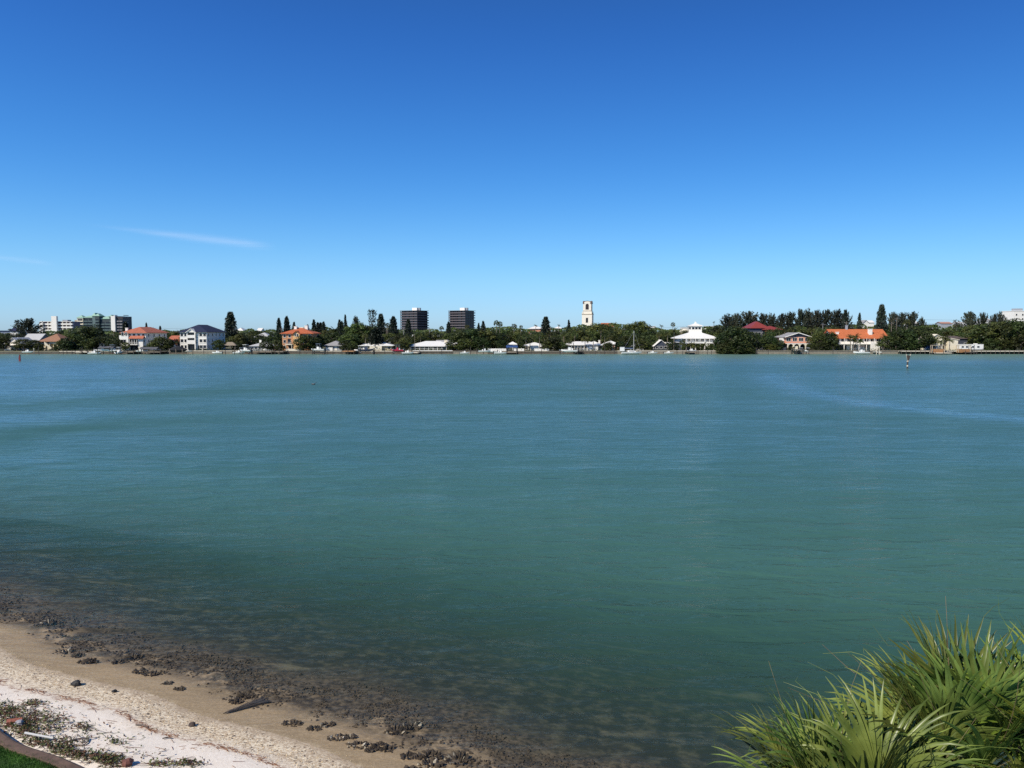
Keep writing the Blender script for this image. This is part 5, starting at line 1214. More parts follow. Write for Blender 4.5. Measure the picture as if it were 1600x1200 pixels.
FG = 'trees along the waterfront gardens'
for px, wpx, yt, Y, kind in (
    (-30, 60, 515, 352, 'broad'), (4, 26, 524, 346, 'broad'), (38, 32, 528, 345, 'broad'), (52, 24, 530, 345, 'mangrove'), (26, 16, 538, 343, 'mangrove'), (60, 18, 536, 344, 'mangrove'),
    (103, 24, 526, 344, 'mangrove'), (94, 16, 531, 344, 'broad'), (86, 12, 541, 342, 'mangrove'), (148, 34, 506, 380, 'mangrove'), (130, 30, 508, 376, 'broad'), (120, 26, 511, 380, 'mangrove'), (196, 12, 534, 344, 'broad'), (183, 18, 528, 344, 'broad'),  (118, 40, 520, 362, 'broad'), (112, 22, 534, 346, 'mangrove'), (138, 48, 508, 372, 'mangrove'), (140, 30, 528, 348, 'broad'), (160, 34, 524, 352, 'mangrove'), (176, 28, 524, 350, 'broad'), (186, 20, 520, 362, 'mangrove'),
    (252, 34, 525, 343, 'broad'), (264, 22, 528, 343, 'mangrove'), (227, 16, 540, 345, 'mangrove'), (240, 20, 535, 344, 'broad'),
    (342, 20, 530, 344, 'broad'), (376, 22, 519, 366, 'broad'), (371, 18, 534, 347, 'mangrove'), (386, 22, 524, 372, 'mangrove'), (430, 30, 519, 370, 'mangrove'), (418, 16, 533, 344, 'broad'), (432, 20, 530, 347, 'mangrove'), (438, 16, 538, 343, 'mangrove'),
    (478, 34, 522, 342, 'broad'), (490, 30, 525, 345, 'mangrove'), (500, 26, 523, 362, 'broad'), (520, 30, 517, 372, 'broad'), (470, 16, 540, 340, 'broad'), (545, 36, 520, 362, 'broad'), (558, 40, 502, 380, 'broad'), (540, 24, 530, 346, 'mangrove'), (572, 34, 506, 382, 'broad'), (551, 20, 536, 345, 'broad'),
    (606, 30, 519, 366, 'broad'), (621, 22, 522, 356, 'mangrove'), (632, 24, 527, 348, 'broad'), (650, 24, 522, 372, 'broad'), (628, 18, 536, 343, 'mangrove'),
    (716, 42, 517, 346, 'mangrove'), (738, 48, 511, 350, 'mangrove'), (760, 44, 513, 352, 'broad'), (778, 36, 518, 350, 'mangrove'), (725, 30, 528, 342, 'broad'), (752, 34, 527, 343, 'mangrove'), (700, 24, 520, 372, 'broad'),
    (866, 30, 526, 341, 'mangrove'), (856, 20, 532, 341, 'broad'), (814, 16, 533, 347, 'mangrove'), (784, 22, 530, 344, 'mangrove'), (1002, 22, 528, 344, 'broad'), (990, 20, 531, 345, 'mangrove'), (952, 14, 534, 344, 'mangrove'), (1012, 16, 533, 344, 'broad'), (1094, 14, 538, 343, 'mangrove'), (1068, 10, 540, 343, 'broad'), (1112, 14, 537, 344, 'broad'),  (878, 20, 534, 341, 'broad'), (905, 40, 512, 385, 'broad'), (935, 50, 503, 395, 'broad'), (955, 30, 514, 366, 'broad'), (975, 34, 523, 360, 'mangrove'), (990, 40, 520, 366, 'broad'), (1000, 44, 499, 400, 'broad'), (983, 30, 505, 400, 'broad'), (1012, 30, 516, 372, 'mangrove'), (1018, 20, 522, 356, 'broad'), (1035, 26, 516, 368, 'broad'), (948, 18, 535, 345, 'mangrove'), (968, 20, 533, 347, 'mangrove'),
    (1050, 22, 532, 346, 'mangrove'), (1119, 16, 531, 349, 'mangrove'),
    (1128, 26, 520, 338, 'mangrove'), (1143, 46, 507, 337, 'mangrove'), (1160, 40, 510, 338, 'mangrove'), (1172, 30, 519, 341, 'mangrove'), (1148, 40, 527, 333.5, 'mangrove'), (1130, 26, 533, 334, 'mangrove'), (1165, 30, 532, 334, 'mangrove'), (1140, 22, 540, 332.5, 'mangrove'), (1157, 22, 541, 332.5, 'mangrove'), (1174, 18, 541, 333.5, 'mangrove'),
    (1192, 26, 527, 344, 'broad'), (1182, 24, 518, 362, 'mangrove'), (1202, 26, 515, 366, 'broad'), (1216, 22, 511, 376, 'mangrove'),  (1204, 30, 524, 350, 'mangrove'), (1215, 24, 529, 343, 'mangrove'), (1206, 20, 537, 341, 'broad'), (1222, 18, 520, 362, 'broad'), (1276, 30, 517, 346, 'broad'), (1236, 14, 541, 343, 'mangrove'), (1300, 26, 517, 348, 'mangrove'), (1460, 24, 514, 372, 'broad'), (1476, 26, 513, 378, 'mangrove'), (1490, 24, 514, 375, 'broad'),  (1292, 30, 518, 346, 'mangrove'), (1284, 22, 533, 342, 'mangrove'), (1300, 20, 530, 344, 'broad'), (1268, 16, 536, 343, 'mangrove'),
    (1388, 26, 523, 344, 'broad'), (1405, 34, 513, 345, 'mangrove'), (1418, 36, 512, 344, 'mangrove'), (1437, 38, 513, 346, 'broad'), (1450, 24, 520, 350, 'broad'), (1428, 26, 530, 341, 'mangrove'), (1400, 22, 531, 341, 'mangrove'),
    (1500, 34, 518, 372, 'broad'), (1520, 30, 517, 366, 'broad'), (1540, 50, 506, 358, 'broad'), (1562, 46, 500, 352, 'broad'), (1584, 48, 497, 354, 'mangrove'), (1548, 30, 527, 349, 'mangrove'), (1572, 28, 530, 347, 'mangrove'), (1596, 38, 523, 344, 'mangrove'), (1625, 60, 503, 348, 'broad'), (1680, 70, 505, 350, 'broad'), (1740, 70, 503, 350, 'mangrove'), (-90, 70, 512, 356, 'broad')):
    tree(kind, px, wpx, yt, Y, None, base=-.25 if Y < 339 else None, desc='dark mangrove tree' if kind == 'mangrove' else 'leafy waterfront tree', front=True, group=FG)

# gardens and streets behind the first row: skyline of mixed treetops
SKY = ((-120, 516), (0, 518), (28, 517), (62, 518), (100, 513), (130, 511), (190, 518), (262, 515), (300, 512), (352, 516), (375, 514), (440, 513), (500, 512), (545, 508), (580, 506), (605, 512), (690, 513), (760, 510), (800, 508), (830, 514), (900, 507), (960, 503), (1020, 510), (1060, 513), (1120, 506), (1200, 506), (1340, 505), (1440, 506), (1500, 508), (1560, 500), (1720, 500))
def skyl(px):
    for (a, ya), (b, yb) in zip(SKY, SKY[1:]):
        if a <= px <= b: return ya + (yb - ya) * (px - a) / (b - a)
    return 508
frg = random.Random(31)
px = -340.0
while px < 1960:
    for Y, dy in ((frg.uniform(376, 396), frg.uniform(7, 13)), (frg.uniform(425, 455), frg.uniform(1, 6))):
        q = px + frg.uniform(-6, 6)
        tree('broad' if frg.random() < .7 else 'mangrove', q, frg.uniform(26, 40), skyl(q) + dy, Y, None, 'garden tree in the near row' if Y < 400 else 'treetop in the back row', False, 'treetops behind the houses')
    px += frg.uniform(15, 21)

# palms
PG = 'palms along the far bank'
for px, wpx, yt, Y, kind in (
    (606, 10, 504, 400, 'sabal'), (776, 12, 500, 410, 'sabal'), (781, 11, 502, 415, 'sabal'), (803, 12, 505, 410, 'sabal'), (837, 7, 506, 480, 'coco'), (873, 6, 506, 480, 'coco'), (814, 7, 508, 420, 'sabal'),
    (822, 16, 519, 345, 'sabal'), (832, 15, 521, 358, 'sabal'), (843, 15, 518, 346, 'sabal'), (851, 15, 523, 345, 'sabal'), (858, 16, 516, 346, 'sabal'), (867, 15, 520, 358, 'sabal'), (874, 14, 524, 350, 'sabal'), (881, 14, 519, 360, 'sabal'), (889, 14, 523, 362, 'sabal'), (810, 13, 524, 348, 'sabal'), (828, 12, 527, 347, 'sabal'), (859, 13, 529, 345, 'sabal'),
    (898, 15, 517, 362, 'sabal'), (889, 14, 527, 344, 'sabal'), (914, 15, 525, 347, 'sabal'), (927, 14, 522, 348, 'sabal'), (945, 16, 519, 350, 'sabal'), (953, 15, 522, 344, 'sabal'), (939, 12, 512, 380, 'sabal'),
    (1053, 18, 511, 344, 'coco'), (1043, 13, 518, 358, 'sabal'), (1030, 12, 520, 360, 'sabal'), (1033, 8, 506, 440, 'coco'), (1051, 9, 503.5, 440, 'sabal'), (1115, 5, 501.5, 520, 'coco'), (1080, 16, 533, 342, 'bushy'), (1088, 14, 535, 342, 'bushy'), (1100, 14, 534, 341, 'coco'), (1073, 11, 536, 341, 'bushy'), (1066, 12, 531, 344, 'sabal'), (960, 11, 502, 470, 'coco'),
    (1142, 16, 509, 338.5, 'sabal'), (1250, 22, 507, 372, 'coco'), (1236, 12, 511, 380, 'sabal'), (1226, 12, 513, 376, 'sabal'), (1268, 16, 510, 372, 'coco'), (1281, 16, 512, 366, 'sabal'), (1292, 14, 509, 372, 'coco'), (1213, 12, 514, 372, 'sabal'), (1276, 16, 522, 350, 'bushy'), (1290, 15, 525, 348, 'coco'),
    (1329, 16, 521, 343, 'coco'), (1337, 18, 519, 343, 'coco'), (1334, 14, 526, 342, 'bushy'), (1344, 13, 528, 342, 'bushy'), (1374, 14, 532, 341, 'bushy'), (1382, 16, 520, 344, 'coco'), (1393, 17, 517, 346, 'coco'), (1399, 14, 524, 343, 'sabal'), (1380, 13, 535, 341, 'coco'),
    (1416, 16, 498, 420, 'sabal'), (1462, 16, 524, 345, 'coco'), (1476, 17, 522, 345, 'coco'), (1484, 15, 526, 346, 'coco'), (1470, 13, 529, 343, 'bushy'), (1457, 12, 530, 344, 'bushy'), (1494, 12, 503, 470, 'sabal'), (1491, 7, 498.5, 470, 'coco'),
    (410, 13, 533, 343, 'sabal'), (524, 22, 509, 376, 'coco'), (571, 12, 521, 352, 'sabal'), (657, 14, 519, 366, 'sabal'), (668, 12, 517, 380, 'sabal'), (636, 15, 524, 350, 'sabal'), (626, 12, 531, 345, 'bushy'), (178, 10, 515, 420, 'coco'), (393, 12, 517, 380, 'sabal'), (730, 10, 507, 430, 'sabal'), (690, 10, 509, 440, 'sabal')):
    tree(kind, px, wpx, yt, Y, None, {'sabal': 'round-headed cabbage palm', 'coco': 'arching feather palm', 'bushy': 'bushy low palm'}[kind], Y < 365, PG)

# hedge-like ground cover along the gardens
hrg = random.Random(8); mb = MB()
for i in range(9000):
    px = hrg.uniform(-40, 1640); Yh = hrg.uniform(339.5, 347)
    if hrg.random() < .35 or mnoise.noise(Vector((px * .02, 0, 7))) < -.05: continue
    leafq(mb, Vector((X(px, Yh), Yh, G + hrg.uniform(0, .9))), (rnd_dir(hrg) + Vector((0, -.4, .5))).normalized(), hrg.uniform(.12, .3), hrg.uniform(.1, .2), hrg)
tag(mb.build('shrubbery', LEAFD), 'low dark shrubbery growing along the far bank gardens', 'shrubs', kind='stuff')
# distant woodland closing the view beyond the back row
mb = MB()
for i in range(32000):
    px = hrg.uniform(-360, 1980); Yh = hrg.uniform(480, 540); zt = Z(skyl(px) + 3 + 5 * mnoise.noise(Vector((px * .06, 0, 0))), Yh)
    leafq(mb, Vector((X(px, Yh), Yh, G + (zt - G) * (1 - hrg.random() ** 1.6))), (rnd_dir(hrg) + Vector((0, -.5, .4))).normalized(), hrg.uniform(.5, 1.1), hrg.uniform(.4, .8), hrg)
tag(mb.build('woodland', LEAF), 'far dark woodland closing the view beyond the gardens', 'woodland', kind='stuff')

# ------------------------------------------------------------------ near beach
e0 = Vector(ground(0, 1147, .58)); e1 = Vector(ground(132, 1200, .58)); et = (e1 - e0).normalized(); en = Vector((-et.y, et.x))
if en.y > 0: en = -en                            # en points to the lawn side
def edge(a, d, z): p = e0 + et * a + en * d; return (p.x, p.y, z)
def zt_(x, y): return terr(x, y)
def curve_off(a): return .10 * math.sin(a * .8) + .05 * math.sin(a * 2.1)
o = thing('lawn_edging', 'weathered brown wooden edging between the lawn and the beach', 'edging', edge(0, 0, 0))
L0 = Vector(edge(0, 0, 0)); mb = MB(); al = [-9 + .25 * i for i in range(90)]
ring = []
for a in al:
    c_ = curve_off(a); q = lambda d, z: tuple(Vector(edge(a, d + c_, z)) - L0)
    ring.append([q(-.06, .1), q(-.06, .60), q(0.0, .63), q(.22, .64), q(.27, .60), q(.27, .1)])
mb.loft(ring, True, True); mb.build('plank', pm('wet_brown_edging', (.135, .085, .058), .9, .4, 3.5, 0, .6), o)
mb = MB()
for i in range(len(al) - 1):
    a, b_ = al[i], al[i + 1]
    for d0, d1 in ((.272, 1.2), (1.2, 4), (4, 14)):
        mb.face((edge(a, d0 + curve_off(a), .61), edge(b_, d0 + curve_off(b_), .61), edge(b_, d1 + curve_off(b_), .61), edge(a, d1 + curve_off(a), .61)))
tag(mb.build('lawn', pm('lawn_soil', (.045, .105, .016), .95, .4, 3, 0, .5)), kind='structure')
grg = random.Random(3); mb = MB()
for i in range(42000):
    a = grg.uniform(-2.5, 5.5); d = .25 + grg.random() ** 1.3 * 3.2 - (.1 if grg.random() < .12 else 0); p = Vector(edge(a, d + curve_off(a), .61)); l = grg.uniform(.04, .095)
    t = Vector((grg.uniform(-.6, .6), grg.uniform(-.6, .6), 1)).normalized() * l; s_ = t.orthogonal().normalized() * grg.uniform(.004, .007)
    s_ = Matrix.Rotation(grg.uniform(0, 6.28), 3, t.normalized()) @ s_
    mb.face((p - s_, p + s_, p + t))
GRASS = leafmat('lawn_grass', (.028, .075, .010), (.075, .17, .022), 3, .3, .5, .0)
tag(mb.build('grass', GRASS), 'short green lawn grass in the lower left corner', 'grass', kind='stuff')

# creeping beach weeds
def at_beach(px, py):
    z = .35
    for _ in range(3):
        x, y = ground(px, py, z); z = terr(x, y)
    return x, y, z
mb = MB(); wg = random.Random(12); mbd = MB()
patches = [(90, 1135, 40, 18, 130), (140, 1150, 40, 14, 70), (10, 1112, 34, 14, 420), (28, 1128, 34, 14, 420), (45, 1142, 26, 14, 330), (60, 1112, 30, 14, 110), (75, 1128, 34, 14, 110), (50, 1100, 16, 5, 90), (62, 1160, 20, 8, 120), (95, 1172, 26, 7, 180), (120, 1180, 24, 7, 210), (160, 1186, 26, 8, 260), (180, 1192, 20, 8, 160), (98, 1160, 16, 6, 80), (182, 1160, 14, 4, 45), (130, 1137, 10, 5, 40), (250, 1196, 26, 6, 90), (295, 1194, 24, 6, 110), (200, 1150, 40, 20, 30), (235, 1185, 50, 14, 40)]
for cx_, cy_, wx, wy, n in patches:
    for i in range(n):
        x, y, z = at_beach(wg.gauss(cx_, wx * .55), wg.gauss(cy_, wy * .6))
        if shore(x, y) > -1.3: continue
        pe = Vector((x, y)) - e0
        if pe.dot(en) > -.1: continue
        s = wg.uniform(.02, .05); leafq(mb if wg.random() < .5 else mbd, Vector((x, y, z + wg.uniform(.0, .09))), (rnd_dir(wg) + Vector((0, 0, .6))).normalized(), s, s * .5, wg)
        if wg.random() < .35:
            a = wg.uniform(0, 6.28); p = Vector((x, y, z + .015)); q = p + Vector((math.cos(a) * wg.uniform(.1, .35), math.sin(a) * .2, .02)); q.z = terr(q.x, q.y) + .02
            (mb if wg.random() < .4 else mbd).tube(p, q, .005, .003, 4, False)
tag(mb.build('beach_weeds', leafmat('weed_leaves', (.05, .075, .02), (.17, .20, .07), 6, .2, .6, 0)), 'sparse green creeping weeds on white sand beside the lawn edging', 'weeds', kind='stuff')
tag(mbd.build('dry_debris', pm('dry_debris', (.12, .06, .035), .95, .4, 5)), 'dry brown leaves and stems littering the weeds by the edging', 'debris', kind='stuff')

def shard(mb, p, d, l, wd, th, rg):
    d = d.normalized(); a = d.orthogonal().normalized(); a = Matrix.Rotation(rg.uniform(0, 6.28), 3, d) @ a; b_ = d.cross(a)
    q = [p - a * wd * .5, p + b_ * th, p + a * wd * .5, p - b_ * th]; c_ = p + d * l * .6; r = [c_ - a * wd * .7, c_ + b_ * th * 1.2, c_ + a * wd * .7, c_ - b_ * th * 1.1]; t = p + d * l
    k = len(mb.v); mb.v.extend([tuple(v) for v in q + r + [t]])
    for i in range(4): j = (i + 1) % 4; mb.f.append((k + i, k + j, k + 4 + j, k + 4 + i)); mb.f.append((k + 4 + i, k + 4 + j, k + 8))
OY = pm('mud_covered_oysters', (.070, .052, .036), .85, .55, 9, 0, .6); OYP = pm('pale_oyster_shell', (.42, .37, .29), .7, .3, 9, 0, .3)
# shell hash band
mb = MB(); mb2 = MB(); sg = random.Random(77)
for i in range(6500):
    a = sg.uniform(-8, 24); s = -.55 + sg.gauss(0, .34); p2 = P0 + TN * a + NS * s; sv = shore(p2.x, p2.y)
    if not -1.9 < sv < .3: continue
    l = sg.uniform(.008, .022); t = mb if sg.random() < .82 else mb2
    shard(t, Vector((p2.x, p2.y, terr(p2.x, p2.y) + .002)), Vector((sg.uniform(-1, 1), sg.uniform(-1, 1), .25)), l, l * .8, l * .3, sg)
tag(mb.build('shell_hash', pm('sunbleached_shell', (.80, .64, .39), .8, .3, 20)), 'pale broken shells scattered in a band along the waterline', 'shells', kind='stuff')
tag(mb2.build('dark_pebbles', pm('dark_pebble', (.09, .065, .045), .9, .4, 20)), 'small dark pebbles and bark bits along the shell band', 'pebbles', kind='stuff')
# wrack line
mb = MB()
for i in range(1100):
    a = sg.uniform(-8, 22); p2 = P0 + TN * a; ds = -1.28 + sg.gauss(0, .05)
    s0 = shore(p2.x, p2.y); q = p2 + NS * (ds - s0)
    if mnoise.noise(Vector((a * .9, 2, 0))) < -.1: continue
    an = sg.uniform(-.5, .5); l = sg.uniform(.05, .16); d = TN * math.cos(an) + NS * math.sin(an); e = q + d * l
    mb.tube((q.x, q.y, terr(q.x, q.y) + .008), (e.x, e.y, terr(e.x, e.y) + .012), .006, .003, 4, False)
for i in range(260):
    a = sg.uniform(-6, 18); s = sg.uniform(-3.0, -1.3); q = P0 + TN * a + NS * s; an = sg.uniform(-.7, .7); d = TN * math.cos(an) + NS * math.sin(an); e = q + d * sg.uniform(.06, .3)
    if (q - e0).dot(en) > -.15: continue
    mb.tube((q.x, q.y, terr(q.x, q.y) + .008), (e.x, e.y, terr(e.x, e.y) + .012), .005, .003, 4, False)
tag(mb.build('seaweed_wrack', pm('dry_seaweed', (.20, .085, .04), .95, .4, 5)), 'thin reddish brown line of dried seaweed along the white sand', 'seaweed', kind='stuff')
# oyster bed in the shallows
mb = MB(); k = 0
for i in range(60000):
    if k > 9500: break
    a = sg.uniform(-9, 30); s = sg.uniform(.4, 4.4); p2 = P0 + TN * a + NS * s; sv = shore(p2.x, p2.y)
    dn = mnoise.noise(Vector((p2.x * .8, p2.y * .8, 2))) * .5 + mnoise.noise(Vector((p2.x * 2.4, p2.y * 2.4, 4))) * .6
    band = smooth(.5, 2.1 - .5 * smooth(8, 22, a), sv) * smooth(4.4, 2.7, sv)
    if sg.random() > band or dn < .30 - .42 * band: continue
    k += 1; l = sg.uniform(.035, .10); z = terr(p2.x, p2.y)
    shard(mb, Vector((p2.x, p2.y, z - .02)), Vector((sg.uniform(-1, 1), sg.uniform(-1, 1), sg.uniform(.1, .7))), l, l * sg.uniform(.5, .9), l * .3, sg)
tag(mb.build('oyster_bed', OY), 'dark oyster bed covering the shallow bottom along the beach', 'oyster bed', kind='stuff')
# single oyster clumps
for px, py, sz, lab in (
    (77, 968, .75, 'oyster clump with pale shells breaking the surface at far left, away from shore'), (105, 1013.5, .38, 'leftmost dark oyster clump in the tan shallows below the far-left pale clump'),
    (122, 1020, .38, 'second small dark oyster clump from the left in the tan shallows'), (138, 1031, .75, 'large flat dark oyster clump in the tan shallows, third from left'),
    (183, 1031, .32, 'small oyster clump between the large flat clump and the twin clump'), (210, 1021, .5, 'clump topped by a pale shell at the edge of the oyster bed'),
    (218, 1046, .5, 'left half of a twin dark clump at the edge of the oyster bed'), (235, 1049, .5, 'taller right half of the twin dark oyster clump'),
    (262, 1065, .3, 'small lone dark lump right of the twin clump'), (280, 1074, .32, 'small flat clump two steps right of the twin clump'), (383, 1083, .5, 'wide clump above the dark frond shape'), (368, 1092, .4, 'clump just left of the dark frond shape tip'),
    (456, 1127, .6, 'flat wide clump at the shore side of the bed, right of the dark frond shape'), (491, 1136, .42, 'small brown clump right of the flat wide clump'), (511, 1129, .4, 'upper small clump near the pale-tipped clump'),
    (526, 1151, .6, 'oyster clump with white shell at its foot in the lower shallows'), (547, 1149, .35, 'small clump right beside the white-footed clump'), (558, 1162, .65, 'long dark clump below and right of the white-footed clump'),
    (579, 1169, .34, 'round little dark clump below the long dark clump'), (591, 1162, .5, 'clump right of the long dark clump'), (604, 1166, .4, 'faint sunken clump right end of the lower row'), (618, 1136, .55, 'clump with scattered white shells inside the dark bed'),
    (643, 1127, .5, 'pale speckled clump inside the dark bed, farthest right'), (637, 1177, .4, 'small brown clump near the bottom edge'), (668, 1175, .75, 'widest oyster clump near the bottom edge, speckled with shells'),
    (674, 1190, .7, 'biggest pale-shelled oyster clump at the bottom edge'), (641, 1199, .35, 'clump cut by the bottom edge of the photo'), (716, 1180, .7, 'broad brown clump right of the biggest shelled clump')):
    x, y = ground(px, py, 0.0); s = shore(x, y); z = terr(x, y, s); up = max(0.0, -z)
    o = thing('oyster_clump', lab, 'oyster clump', (x, y, z - .03), 0, 'oyster clumps in the shallows')
    mb = MB(); mp = MB(); sz *= .8; n = int(46 * sz + 14)
    for i in range(n):
        a = sg.uniform(0, 6.28); r = sz * .42 * sg.random() ** .6; p = Vector((math.cos(a) * r * 1.25, math.sin(a) * r * .75, 0)); hh = (up + .07 + .05 * sz) * (1 - .55 * (r / (sz * .42)) ** 2)
        d = Vector((math.cos(a) * .6 + sg.uniform(-.5, .5), math.sin(a) * .6 + sg.uniform(-.5, .5), .65)); l = hh * sg.uniform(.75, 1.15); shard(mp if sg.random() < (.16 if 'pale' in lab or 'white' in lab or 'shell' in lab else .0) else mb, p, d, l, sg.uniform(.05, .09), sg.uniform(.02, .035), sg)
    mb.build('shells', OY, o)
    if mp.f: mp.build('pale_shells', OYP, o)
# stones
def rock(name, label, cat, px, py, r, mat, sq=.7):
    x, y, z = at_beach(px, py); rg = random.Random(int(px)); mb = MB(); n = 9; rings = []
    off = Vector((px, py, 0))
    for i in range(1, 7):
        t = math.pi * i / 7; rings.append([])
        for k in range(n):
            a = 6.283 * k / n; d = Vector((math.sin(t) * math.cos(a), math.sin(t) * math.sin(a), math.cos(t)))
            rings[-1].append(tuple(Vector((d.x, d.y * .85, d.z * sq)) * r * (1 + .45 * mnoise.noise(d * 1.5 + off))))
    mb.loft(rings); me = mb.mesh(name, mat, False); o = put(name, me, None, (x, y, z + r * sq * .55)); return tag(o, label, cat)
DR = pm('black_wet_stone', (.022, .02, .018), .7, .4, 8, 0, .5)
rock('rock', 'lone black rock on the shell band casting a short shadow', 'rock', 119.5, 1070, .13, DR)
rock('rock', 'small dark stone on the shell band right of the lone black rock', 'rock', 178.5, 1081, .07, DR)
rock('rock', 'dark brown stone low on the shell band near the wrack line, farthest right', 'rock', 300, 1134, .085, pm('brown_stone', (.07, .05, .04), .9, .3, 8, 0, .5))
rock('rock', 'pale grey stone lying in the weeds by the edging', 'rock', 31, 1133, .11, pm('grey_stone', (.32, .31, .33), .9, .25, 8, 0, .5))
rock('rock', 'reddish brown stone at the bottom edge beside the green weeds', 'rock', 199, 1195, .13, pm('red_stone', (.17, .07, .05), .9, .3, 8, 0, .5))
x, y, z = at_beach(22, 1130); o = put('brick', None); bpy.data.objects.remove(o)
mb = MB(); mb.box(-.16, .16, -.07, .07, 0, .10); o = mb.build('brick_piece', pm('worn_red_brick', (.36, .12, .075), .9, .3, 12, 0, .5)); o.location = (x, y, z - .01); o.rotation_euler = (.15, .1, .5)
tag(o, 'worn red brick piece half buried in the weeds by the edging', 'brick')
# white pipe
pA, pB = Vector(at_beach(39, 1160.5)), Vector(at_beach(83, 1157)); o = thing('pipe', 'thin white plastic pipe lying across the edging and weeds', 'pipe', tuple(pA))
pA2 = pA + Vector((0, 0, .22)); mb = MB(); mb.tube((0, 0, .24), tuple(pB - pA + Vector((0, 0, .06))), .026, .026, 10); mb.build('tube', pm('white_pvc', (.80, .76, .68), .5, .08), o)
# driftwood branch
pts = [Vector(at_beach(px, py)) + Vector((0, 0, .03)) for px, py in ((108, 1159.5), (120, 1156.5), (131, 1155), (138.5, 1155), (137, 1161), (131, 1166), (124, 1166))]
o = thing('driftwood_branch', 'thin bent grey branch lying on the white sand', 'branch', tuple(pts[0])); mb = MB(); mb.path([p - pts[0] for p in pts], [.02, .018, .016, .015, .013, .011, .008], 6); mb.build('stem', pm('grey_driftwood', (.14, .11, .09), .9, .3, 8), o)
pts = [Vector(at_beach(px, py)) + Vector((0, 0, .03)) for px, py in ((212, 1134), (222, 1134.5), (231, 1137))]
o = thing('stick', 'short dark stick on the sand by the wrack line', 'stick', tuple(pts[0])); mb = MB(); mb.path([p - pts[0] for p in pts], [.018, .022, .012], 6); mb.build('stem', MATS['grey_driftwood'], o)
pts = [Vector(at_beach(px, py)) + Vector((0, 0, .03)) for px, py in ((254, 1155.5), (262, 1153.5), (268, 1154.5))]
o = thing('stick', 'small stick on the sand right of the short dark stick', 'stick', tuple(pts[0])); mb = MB(); mb.path([p - pts[0] for p in pts], [.012, .018, .01], 6); mb.build('stem', MATS['grey_driftwood'], o)
# dark frond-shaped piece low in the shallows
xa, ya = ground(349, 1115, 0); xb, yb = ground(412, 1091, 0); o = thing('dark_frond_shape', 'dark feathery frond shape in the tan shallows', 'palm frond', (xa, ya, 0))
mb = MB(); A = Vector((0, 0, terr(xa, ya) + .03)); B = Vector((xb - xa, yb - ya, terr(xb, yb) + .04)); mb.tube(A, B, .012, .03, 6); o_s = mb.build('midrib', pm('dark_frond_leaf', (.065, .055, .05), .8, .3, 8), o); mb = MB(); dr = (B - A).normalized(); sd_ = dr.cross(Vector((0, 0, 1))).normalized()
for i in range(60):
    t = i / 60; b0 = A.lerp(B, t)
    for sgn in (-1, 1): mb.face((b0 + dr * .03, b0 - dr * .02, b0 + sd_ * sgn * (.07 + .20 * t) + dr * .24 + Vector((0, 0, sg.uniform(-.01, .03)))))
mb.build('leaflets', MATS['dark_frond_leaf'], o)

# ------------------------------------------------------------------ near fan palms
FAN = leafmat('fan_palm_leaf', (.040, .080, .014), (.25, .335, .078), 2.5, .30, .32, .42)
FANY = leafmat('yellow_green_palm_leaf', (.13, .19, .025), (.27, .34, .05), 2.5, .3, .38, .1)
FAND = leafmat('dry_palm_leaf', (.16, .11, .05), (.36, .28, .14), 3, .15, .7, .2)
def frond(o, az, el, Lp, Ls, rg, mat, nseg=34, droop=.55, w0=.024, spread=1.55):
    d = Vector((math.cos(az) * math.cos(el), math.sin(az) * math.cos(el), math.sin(el)))
    mb = MB(); mp = MB(); pts = []; p = d * .05; dd = d.copy()
    for i in range(6):
        pts.append(p.copy()); p = p + dd * Lp / 5; dd = (dd + Vector((0, 0, -.05))).normalized()
    mp.path(pts, [.02, .017, .015, .013, .012, .011], 6)
    side = dd.cross(Vector((0, 0, 1)))
    if side.length < .05: side = Vector((1, 0, 0))
    side.normalize(); tw = rg.uniform(-.5, .5); side = (side * math.cos(tw) + side.cross(dd) * math.sin(tw)).normalized(); nn = side.cross(dd).normalized()
    h = pts[-1]
    for k in range(nseg):
        ph = spread * (2 * (k + .5) / nseg - 1) + rg.uniform(-.03, .03)
        rad = dd * math.cos(ph) + side * math.sin(ph) + nn * (.62 * abs(math.sin(ph)))
        rad.normalize(); L = Ls * (1 - .22 * (ph / spread) ** 2) * rg.uniform(.86, 1.12); n = 9; q = h + dd * .10 * math.cos(ph * .5); u = rad.copy(); P = []
        dr = droop * rg.uniform(.55, 1.45)
        for i in range(n + 1):
            P.append(q.copy()); t = i / n; q = q + u * L / n; u = (u + Vector((0, 0, -dr * t * .42)) + rnd_dir(rg) * .034).normalized()
        W = [w0 * (.38 + 1.6 * min(t, .39)) * (1 - max(0, t - .35) / .65) ** .75 + .0012 for t in [i / n for i in range(n + 1)]]
        strip(mb, P, W, nn, .38)
        if rg.random() < .14:
            e = [P[-1], P[-1] + u * L * .18 + rnd_dir(rg) * .05, P[-1] + u * L * .36 + rnd_dir(rg) * .12]; strip(mb, e, [.002, .0016, .001], nn)
    f = mb.build('frond', mat, o, True); mp.build('petiole', pm('green_petiole', (.16, .19, .06), .5, .2, 6), f)
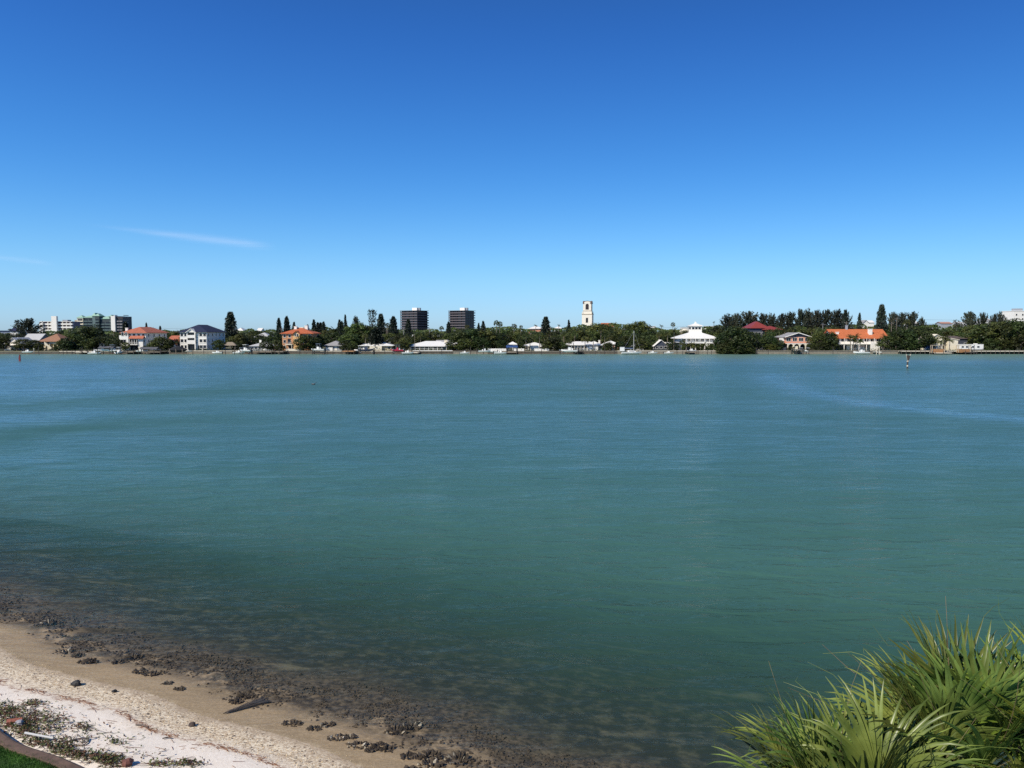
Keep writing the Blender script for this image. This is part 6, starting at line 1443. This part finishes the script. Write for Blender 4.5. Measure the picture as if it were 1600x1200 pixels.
def fan_palm(label, px, py, Y, n, Lp, Ls, seed, mats, azc=None, elr=(-.35, 1.35), droop=.55, nseg=34):
    rg = random.Random(seed); z = Z(py, Y); x = X(px, Y, py); gz = terr(x, Y)
    o = thing('fan_palm', label, 'palm', (x, Y, z), 0, 'fan palms below the viewpoint')
    mb = MB(); h = z - gz; k = 14
    mb.path([(.06 * math.sin(i * .5) * (1 - i / k), .05 * math.cos(i * .6) * (1 - i / k), -h - .2 + (h + .2) * i / k) for i in range(k + 1)], [.17 - .004 * i + .012 * (i % 2) for i in range(k + 1)], 10); mb.build('trunk', PBARK, o)
    for i in range(n):
        t = (i + .5) / n; az = i * 2.39996 + rg.uniform(-.25, .25); el = elr[0] + (elr[1] - elr[0]) * t ** .9
        m_ = FAND if (t < .07) else mats[i % len(mats)]
        frond(o, az, el, Lp * rg.uniform(.75, 1.2), Ls * rg.uniform(.85, 1.15), rg, m_, nseg, droop * rg.uniform(.7, 1.3) * (1.25 - .5 * t))
    # flower stalk threads
    mb = MB()
    for i in range(12):
        a = rg.uniform(0, 6.28); e = rg.uniform(.3, 1.35); d = Vector((math.cos(a) * math.cos(e), math.sin(a) * math.cos(e), math.sin(e))); p = Vector((0, 0, .05)); P = [p]
        for q in range(6): P.append(P[-1] + d * Ls * .33); d = (d + rnd_dir(rg) * .14 + Vector((0, 0, -.04))).normalized()
        mb.path(P, [.004, .0035, .003, .0026, .0022, .0018, .0014], 4)
    mb.build('dry_threads', FAND, o)
    return o
fan_palm('left fan palm with drooping narrow leaf blades over the water at lower right', 1318, 1332, 6.5, 32, .50, .82, 3, [FAN, FAN, FAN], elr=(-.3, 1.25), droop=.72, nseg=31)
fan_palm('tall middle fan palm with upright spiky leaf blades at lower right', 1512, 1238, 7.0, 38, .55, .88, 8, [FAN, FAN, FAN], elr=(-.3, 1.4), droop=.55, nseg=31)
fan_palm('yellow-green fan palm cut off by the right edge', 1672, 1240, 6.8, 28, .50, .82, 14, [FANY, FAN], droop=.45)

# ------------------------------------------------------------------ cirrus
m, nt, N, Lk, out = nodes('cirrus_ice')
at = N('Attribute', attribute_name='dens'); geo = N('NewGeometry'); mp_ = N('Mapping'); mp_.inputs['Scale'].default_value = (.00016, .0012, .001); mp_.inputs['Rotation'].default_value = (0, 0, R(28)); Lk(geo.outputs['Position'], mp_.inputs['Vector'])
nz = N('TexNoise', i_Scale=1.0, i_Detail=6.0, i_Roughness=.6, i_Distortion=.8); Lk(mp_.outputs[0], nz.inputs['Vector'])
mr = N('MapRange', i_1=.3, i_2=.75, i_3=.35, i_4=1.0); Lk(nz.outputs['Fac'], mr.inputs[0]); mu = N('Math', operation='MULTIPLY'); Lk(at.outputs['Fac'], mu.inputs[0]); Lk(mr.outputs[0], mu.inputs[1])
t_ = N('BsdfTransparent'); d_ = N('BsdfTranslucent'); d_.inputs['Color'].default_value = (.95, .95, .95, 1); ms = N('MixShader'); Lk(mu.outputs[0], ms.inputs[0]); Lk(t_.outputs[0], ms.inputs[1]); Lk(d_.outputs[0], ms.inputs[2]); Lk(ms.outputs[0], out.inputs[0])
CIR = m
def cirrus(label, xa, ya, xb, yb, hw_, k, alt=3200.0):
    v = []; f = []; dn = []; nu, nv = 60, 16
    for i in range(nu + 1):
        t = i / nu
        for j in range(nv + 1):
            s = 2 * j / nv - 1; x_, y_ = ground(xa + (xb - xa) * t, ya + (yb - ya) * t + s * hw_ * 1.8, alt); v.append((x_, y_, alt))
            dn.append(k * math.exp(-(s * 1.8 / (.35 + .65 * smooth(0, .7, t))) ** 2 * 1.6) * smooth(0, .5, t) * smooth(1.0, .82, t) * smooth(1, .8, abs(s)))
    for i in range(nu):
        for j in range(nv): a = i * (nv + 1) + j; f.append((a, a + 1, a + nv + 2, a + nv + 1))
    me = bpy.data.meshes.new('cirrus_cloud'); me.from_pydata(v, [], f); me.materials.append(CIR); q = me.attributes.new('dens', 'FLOAT', 'POINT'); q.data.foreach_set('value', dn)
    o = put('cirrus_cloud', me); tag(o, label, 'cloud')
cirrus('long thin white cirrus streak low in the left sky', 120, 349, 438, 387, 7, .17)
cirrus('faint short cirrus wisp at the left edge of the sky', -90, 392, 90, 413, 4.5, .09)
flush_labels()
